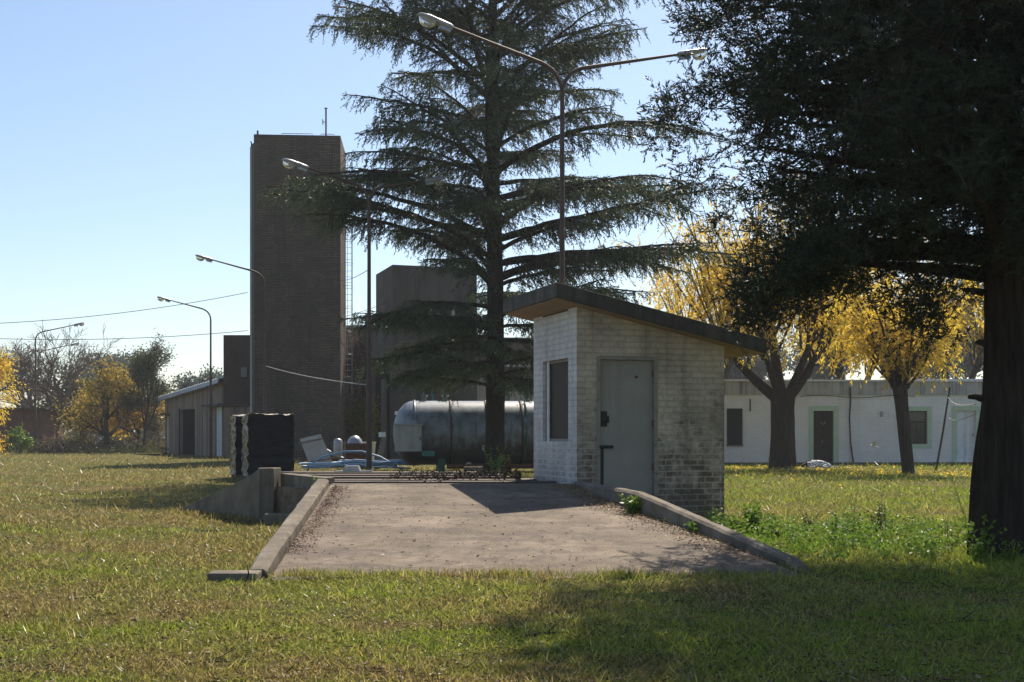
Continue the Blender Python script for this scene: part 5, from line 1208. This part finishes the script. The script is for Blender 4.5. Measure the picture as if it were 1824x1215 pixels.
def litter(n=26000):
    r_ = np.random.default_rng(4)
    u = r_.random(n); Y = 1/((1/6.6)+u*(1/34.0-1/6.6)); X = (r_.random(n)-0.5)*0.95*Y
    t = (Y-12.35)/(19.02-12.35)
    onr = (Y > 12.7) & (Y < 19.0) & (X > -2.45-0.38*t) & (X < 3.0-2.2*t)
    off = ~blocked(X, Y)
    keep = off | (onr & (r_.random(n) < 0.45)); X, Y, onr = X[keep], Y[keep], onr[keep]; n = len(X)
    z = np.where(onr, (Y-12.35)*0.1+0.008, gz_np(X, Y)+0.02*r_.random(n)+0.006)
    D = np.stack([r_.normal(size=n), r_.normal(size=n), 0.25*r_.normal(size=n)], 1)
    o = leaves('fallen_leaves', np.stack([X,Y,z],1), D, (0.014+0.05*r_.random(n)**2.5)*(Y/9)**0.3, 0.006+0.014*r_.random(n), M['litter']); tag(o, 'dry fallen leaves and bits scattered over grass and ramp', 'leaf litter', kind='stuff')
litter()
def clods(n=150):
    r_ = random.Random(12); mb = MB()
    for k in range(n):
        Y = 1/((1/6.8)+r_.random()*(1/40.0-1/6.8)); X = (r_.random()-0.5)*0.9*Y
        if blocked(np.array([X]), np.array([Y]))[0]: continue
        s_ = r_.uniform(0.006,0.022)*(Y/9)**0.5; z_ = gz(X, Y)
        vs = [(X+s_*1.4*math.cos(t)*r_.uniform(.6,1.2), Y+s_*math.sin(t)*r_.uniform(.6,1.2), z_+h_*s_) for h_, q_ in ((0,1),(0.7,1)) for t in (0,1.05,2.1,3.14,4.2,5.2)]
        top = (X, Y, z_+s_*1.1)
        mb.add(vs+[top], [(i,(i+1)%6,6+(i+1)%6,6+i) for i in range(6)]+[(6+i,6+(i+1)%6,12) for i in range(6)])
    o = mb.build('soil_clods', M['dry_twig']); tag(o, 'dark soil clods and droppings scattered over the grass', 'soil', kind='stuff')
    q_ = np.random.default_rng(23); m_ = 7000; u = q_.random(m_); Y = 1/((1/6.6)+u*(1/30.0-1/6.6)); X = (q_.random(m_)-0.5)*0.95*Y; k = ~blocked(X, Y); X, Y = X[k], Y[k]; m_ = len(X)
    o = leaves('dead_bits', np.stack([X,Y,gz_np(X,Y)+0.012+0.02*q_.random(m_)],1), np.stack([q_.normal(size=m_),q_.normal(size=m_),0.15*q_.normal(size=m_)],1), 0.02+0.07*q_.random(m_)**2, 0.008, M['rotten']); tag(o, 'dark dead stems and bits lying in the grass', 'debris', kind='stuff')
clods()
def willow_litter(n=1700):
    r_ = np.random.default_rng(41); c_ = np.array([(w1.x*51.5/w1.y, 51.5), (w2.x, 44.0)]); k = r_.integers(0,2,n)
    X = c_[k,0]+r_.normal(size=n)*3.4; Y = c_[k,1]+r_.normal(size=n)*3.0; ok = ~blocked(X, Y); X, Y = X[ok], Y[ok]; n = len(X)
    o = leaves('willow_litter', np.stack([X,Y,0.02+0.03*r_.random(n)],1), np.stack([r_.normal(size=n),r_.normal(size=n),0.2*r_.normal(size=n)],1), 0.12, 0.05, M['willow']); tag(o, 'fallen yellow leaves on the grass under the willows', 'leaf litter', kind='stuff')
willow_litter()
# brown needle drift along the inner edge of the left kerb, and soil at the right kerb
def drift(name, n, pts, w, label, mat, size=0.03, hgt=0.03):
    r_ = np.random.default_rng(len(name)+n); pts = np.array(pts, float); s_ = r_.random(n)*(len(pts)-1); k = s_.astype(int); f = (s_-k)[:,None]
    c = pts[k]*(1-f)+pts[np.minimum(k+1,len(pts)-1)]*f
    off = np.abs(r_.normal(size=n))*w; P = c.copy(); P[:,0] += off*(1 if w > 0 else 1); P[:,2] = np.maximum(0, (P[:,1]-12.35)*0.1-0.004)+r_.random(n)*hgt
    D = np.stack([r_.normal(size=n), r_.normal(size=n), 0.3*r_.normal(size=n)],1)
    o = leaves(name, P, D, size*(0.6+r_.random(n)), size*0.35, mat); tag(o, label, 'litter', kind='stuff')
drift('needle_litter', 1700, [(-2.72,18.8,0),(-2.60,16.4,0),(-2.50,13.6,0)], 0.14, 'reddish brown needle litter along the inner side of the left kerb', M['vine_red'])
drift('soil_litter', 4200, [(0.95,18.9,0),(1.55,16.7,0),(2.8,13.2,0)], -0.22, 'dark leaf litter along the inner side of the right kerb', M['litter'])
dl = np.random.default_rng(6); n = 1300
Pd = np.stack([np.clip(dl.normal(size=n)*0.8-0.6, -2.0, 0.1), 21.6+dl.normal(size=n)*1.0, 0.70+np.abs(dl.normal(size=n))*0.035], 1)
o = leaves('deck_debris', Pd, np.stack([dl.normal(size=n), dl.normal(size=n), 0.3*dl.normal(size=n)],1), 0.07, 0.025, M['rotten']); tag(o, 'dark rotten leaves heaped over the weighbridge deck', 'debris', kind='stuff')

def edge_tufts(n=15000):
    r_ = np.random.default_rng(31); segs = [((-2.80,12.55),(-3.08,19.0),0.09,0.4),((2.95,13.0),(1.75,16.5),0.06,0.28),((-2.45,12.5),(2.9,12.5),0.09,0.5),((-4.2,20.4),(-6.2,22.7),0.1,0.3),((3.15,12.9),(1.95,16.6),0.12,0.3)]
    Ps, Ds, Ls = [], [], []
    for (a_, c_, w, dn) in segs:
        k = int(n*dn*0.5); nt_ = max(6, k//40); tc = r_.random(nt_); t = tc[r_.integers(0, nt_, k)] + r_.normal(size=k)*0.007
        x = a_[0]+(c_[0]-a_[0])*t + r_.normal(size=k)*w; y = a_[1]+(c_[1]-a_[1])*t + r_.normal(size=k)*w
        z = np.where((y > 12.7) & (x > -2.5) & (x < 2.95-(y-12.35)*0.3), np.maximum(0,(y-12.35)*0.1-0.02), 0)
        Ps.append(np.stack([x,y,z],1)); Ds.append(np.stack([r_.normal(size=k)*.5, r_.normal(size=k)*.5, 0.6+.5*r_.random(k)],1)); Ls.append(0.035+0.1*r_.random(k)**2)
    o = leaves('edge_grass', np.concatenate(Ps), np.concatenate(Ds), np.concatenate(Ls), 0.008, M['grass']); tag(o, 'longer grass tufts growing along the kerbs and the foot of the ramp', 'grass', kind='stuff')
edge_tufts()
def weed(loc, h, ns, spread, label, nleaf=60, mat='weed', ls=0.09, seed=0, group='weeds in the long grass by the booth'):
    rnd = random.Random(seed+int(h*1000)); root = empty('weed', loc, 0, label, 'weed', group)
    m_ = MB(); P, D, Ls, Ws = [], [], [], []
    for s_ in range(ns):
        a_ = rnd.uniform(0,6.28); tip = Vector((math.cos(a_)*spread*rnd.random(), math.sin(a_)*spread*rnd.random(), h*rnd.uniform(0.55,1)))
        b0 = Vector((rnd.gauss(0,.06), rnd.gauss(0,.06), -0.02)); md = b0.lerp(tip,.5)+Vector((rnd.gauss(0,.03),rnd.gauss(0,.03),0.03))
        pts = bez(b0, md, tip, 6); m_.tube(pts, [0.007,0.006,0.005,0.004,0.003,0.002], 4, False)
        for k in range(nleaf):
            t = rnd.uniform(0.12,1); q_ = b0.lerp(tip, t); P.append((q_.x+rnd.gauss(0,.02), q_.y+rnd.gauss(0,.02), q_.z)); D.append((rnd.gauss(0,1), rnd.gauss(0,1), rnd.gauss(0.15,.5))); Ls.append(ls*rnd.uniform(.5,1.2)*(1.15-t*.5)); Ws.append(ls*0.5*rnd.uniform(.6,1.1))
    m_.build('stem', M['weed'] if mat == 'weed' else M['dry_twig'], root); leaves('foliage', np.array(P), np.array(D), np.array(Ls), np.array(Ws), M[mat], root)
def G3(px, py):
    p = gp(px, py); p.z = gz(p.x, p.y); return p
weed(G3(1345,956), 0.5, 13, 0.2, 'tall bright green bushy weed beside the booth corner, the largest there', 42, seed=1)
weed(G3(1308,950), 0.24, 9, 0.2, 'low bright green weed touching the booth corner', 26, seed=2)
weed(G3(1385,962), 0.24, 12, 0.34, 'low spreading green weed right of the largest weed', 24, seed=3)
weed(G3(1486,968), 0.56, 5, 0.14, 'slim tall weed with small green leaves in the middle of the long grass', 16, seed=4, ls=0.07)
weed(G3(1512,966), 0.38, 6, 0.16, 'leafy pale green weed just right of the slim tall one', 20, seed=5, ls=0.075)
weed(G3(1566,960), 0.5, 7, 0.16, 'upright feathery dark green weed left of the dry stalk', 22, seed=6, ls=0.07, mat='olive')
weed(G3(1440,950), 0.34, 9, 0.2, 'brownish dry leaved weed between the green weeds', 14, seed=7, mat='dry_scrub', ls=0.06)
weed(G3(1684,985), 0.42, 3, 0.06, 'single dry stalk standing near the conifer trunk', 5, seed=8, mat='dry_scrub', ls=0.05)
weed(Vector((5.15,13.75,0)), 0.62, 8, 0.34, 'green leafy shoots sprouting at the foot of the conifer trunk', 20, seed=9, ls=0.1)
weed(at(879,840,40.5)*1.0 - Vector((0,0,at(879,840,40.5).z)), 1.25, 9, 0.75, 'yellow green tall weed growing at the foot of the cedar', 30, seed=10, ls=0.13, group='weeds along the ramp and yard')
weed(Vector((1.62,16.35,rz(16.35))), 0.26, 12, 0.24, 'yellowish grass tuft growing against the right kerb below the booth', 16, seed=11, ls=0.1, group='weeds along the ramp and yard')
weed(Vector((2.15,14.95,rz(14.95))), 0.14, 6, 0.12, 'small green sprig on the ramp at the right kerb', 14, seed=12, ls=0.06, group='weeds along the ramp and yard')
weed(G3(507,926), 0.2, 9, 0.2, 'low green weed in the corner between wing wall and left kerb', 22, seed=13, ls=0.06, group='weeds along the ramp and yard')
weed(Vector((-2.97,18.6,0.35)), 0.5, 6, 0.12, 'thin weed growing outside the top end of the left kerb', 18, seed=14, ls=0.06, group='weeds along the ramp and yard')

def weed_strip(n=17000):
    r_ = np.random.default_rng(17); k = 190
    cx = 2.9 + 3.6*r_.random(k)**1.2; cy = 13.9 + 5.2*r_.random(k); ok = ~blocked(cx, cy) & (cx > 3.25-(cy-13)*0.15) & ((cx-5.8)**2+(cy-14.6)**2 > 0.36); cx, cy = cx[ok], cy[ok]
    hh = 0.04+0.34*r_.random(len(cx))**3; idx = r_.integers(0, len(cx), n); t = r_.random(n)
    P = np.stack([cx[idx]+r_.normal(size=n)*0.1, cy[idx]+r_.normal(size=n)*0.12, hh[idx]*t+0.01], 1)
    D = np.stack([r_.normal(size=n), r_.normal(size=n), 0.3+0.5*r_.random(n)], 1)
    o = leaves('ground_weeds', P, D, 0.03+0.045*r_.random(n), 0.016+0.016*r_.random(n), M['weed']); tag(o, 'lush bright green weeds in the long grass right of the booth', 'weeds', kind='stuff')
weed_strip()
def stick(px, py, dx, dz, dy, label, r_=0.008, z=None, fork=True, Y=None):
    p = gp(px, py) if Y is None else Vector(((px-HX)/F*Y, Y, 0))
    p.z = gz(p.x, p.y) if z is None else z
    m_ = MB(); a_ = Vector((0,0,0.005)); b_ = Vector((dx,dy,dz)); md = a_.lerp(b_,.5)+Vector((0.02,0.01,0.015))
    m_.tube([a_, md, b_], [r_,r_*.8,r_*.35], 6)
    if fork: m_.tube([md, md+Vector((dx*.3-0.03,dy*.3+.05,dz*.3+.06))], [r_*.6,r_*.25], 5)
    o = m_.build('stick', M['dry_twig'] if z else M['bark']); o.location = p; tag(o, label, 'stick', 'fallen sticks and stalks')
stick(437,1036,0.02,0.19,0.0,'short dark stick standing upright at the foot of the left kerb',0.01,fork=False)
stick(958,1024,0.16,0.05,0.05,'forked dark twig lying at the bottom edge of the ramp')
stick(1186,1020,0.13,0.02,0.45,'thin curved twig lying on the ramp near the tree shadow',0.007,z=rz(12.9)+0.02,fork=False)
stick(1240,1012,-0.06,0.03,0.12,'small pale twig lying on the ramp inside the tree shadow',0.006,z=rz(13.1)+0.02)
stick(905,1078,-0.16,0.15,0.05,'slanting dry stalk standing in the sunlit grass near the middle',0.005,fork=False)
stick(785,1124,-0.03,0.12,0,'short upright dry stalk in the foreground grass left of the middle',0.005,fork=False)
stick(1550,960,0.42,-0.0,-0.6,'pale fallen branch in the long grass behind the ramp end',0.014,z=0.07)
stick(920,1135,0.4,0.03,0.1,'dry branch lying on bare soil in the near foreground',0.012)
stick(300,1182,0.5,0.02,0.05,'thin dark twig lying in the left foreground grass',0.007)
stick(640,1006,0.22,0.012,0.03,'thin dark twig lying across the lower ramp',0.006,z=rz(13.2)+0.02,fork=False)
stick(1650,1110,0.55,0.03,0.12,'dark twig lying in the shaded grass at the lower right',0.009)
stick(120,1060,0.4,0.02,-0.1,'thin brown twig lying in the dry grass at the far left',0.007)
def haze():
    m = bpy.data.materials.new('haze'); m.use_nodes = True; nt = m.node_tree; N = nt.nodes
    N.remove(N['Principled BSDF']); pv = N.new('ShaderNodeVolumePrincipled')
    pv.inputs['Color'].default_value = (0.86,0.92,1,1); pv.inputs['Density'].default_value = 0.0004; pv.inputs['Anisotropy'].default_value = 0.3
    nt.links.new(pv.outputs[0], N['Material Output'].inputs['Volume'])
    mb = MB(); mb.box(-190, 200, -15, 245, -1.0, 30); o = mb.build('haze', m); o["kind"] = "stuff"; tag(o, 'thin pale haze in the air', 'haze')
haze()
print('leaf counts', nc, ny, 'objects', len(bpy.data.objects))
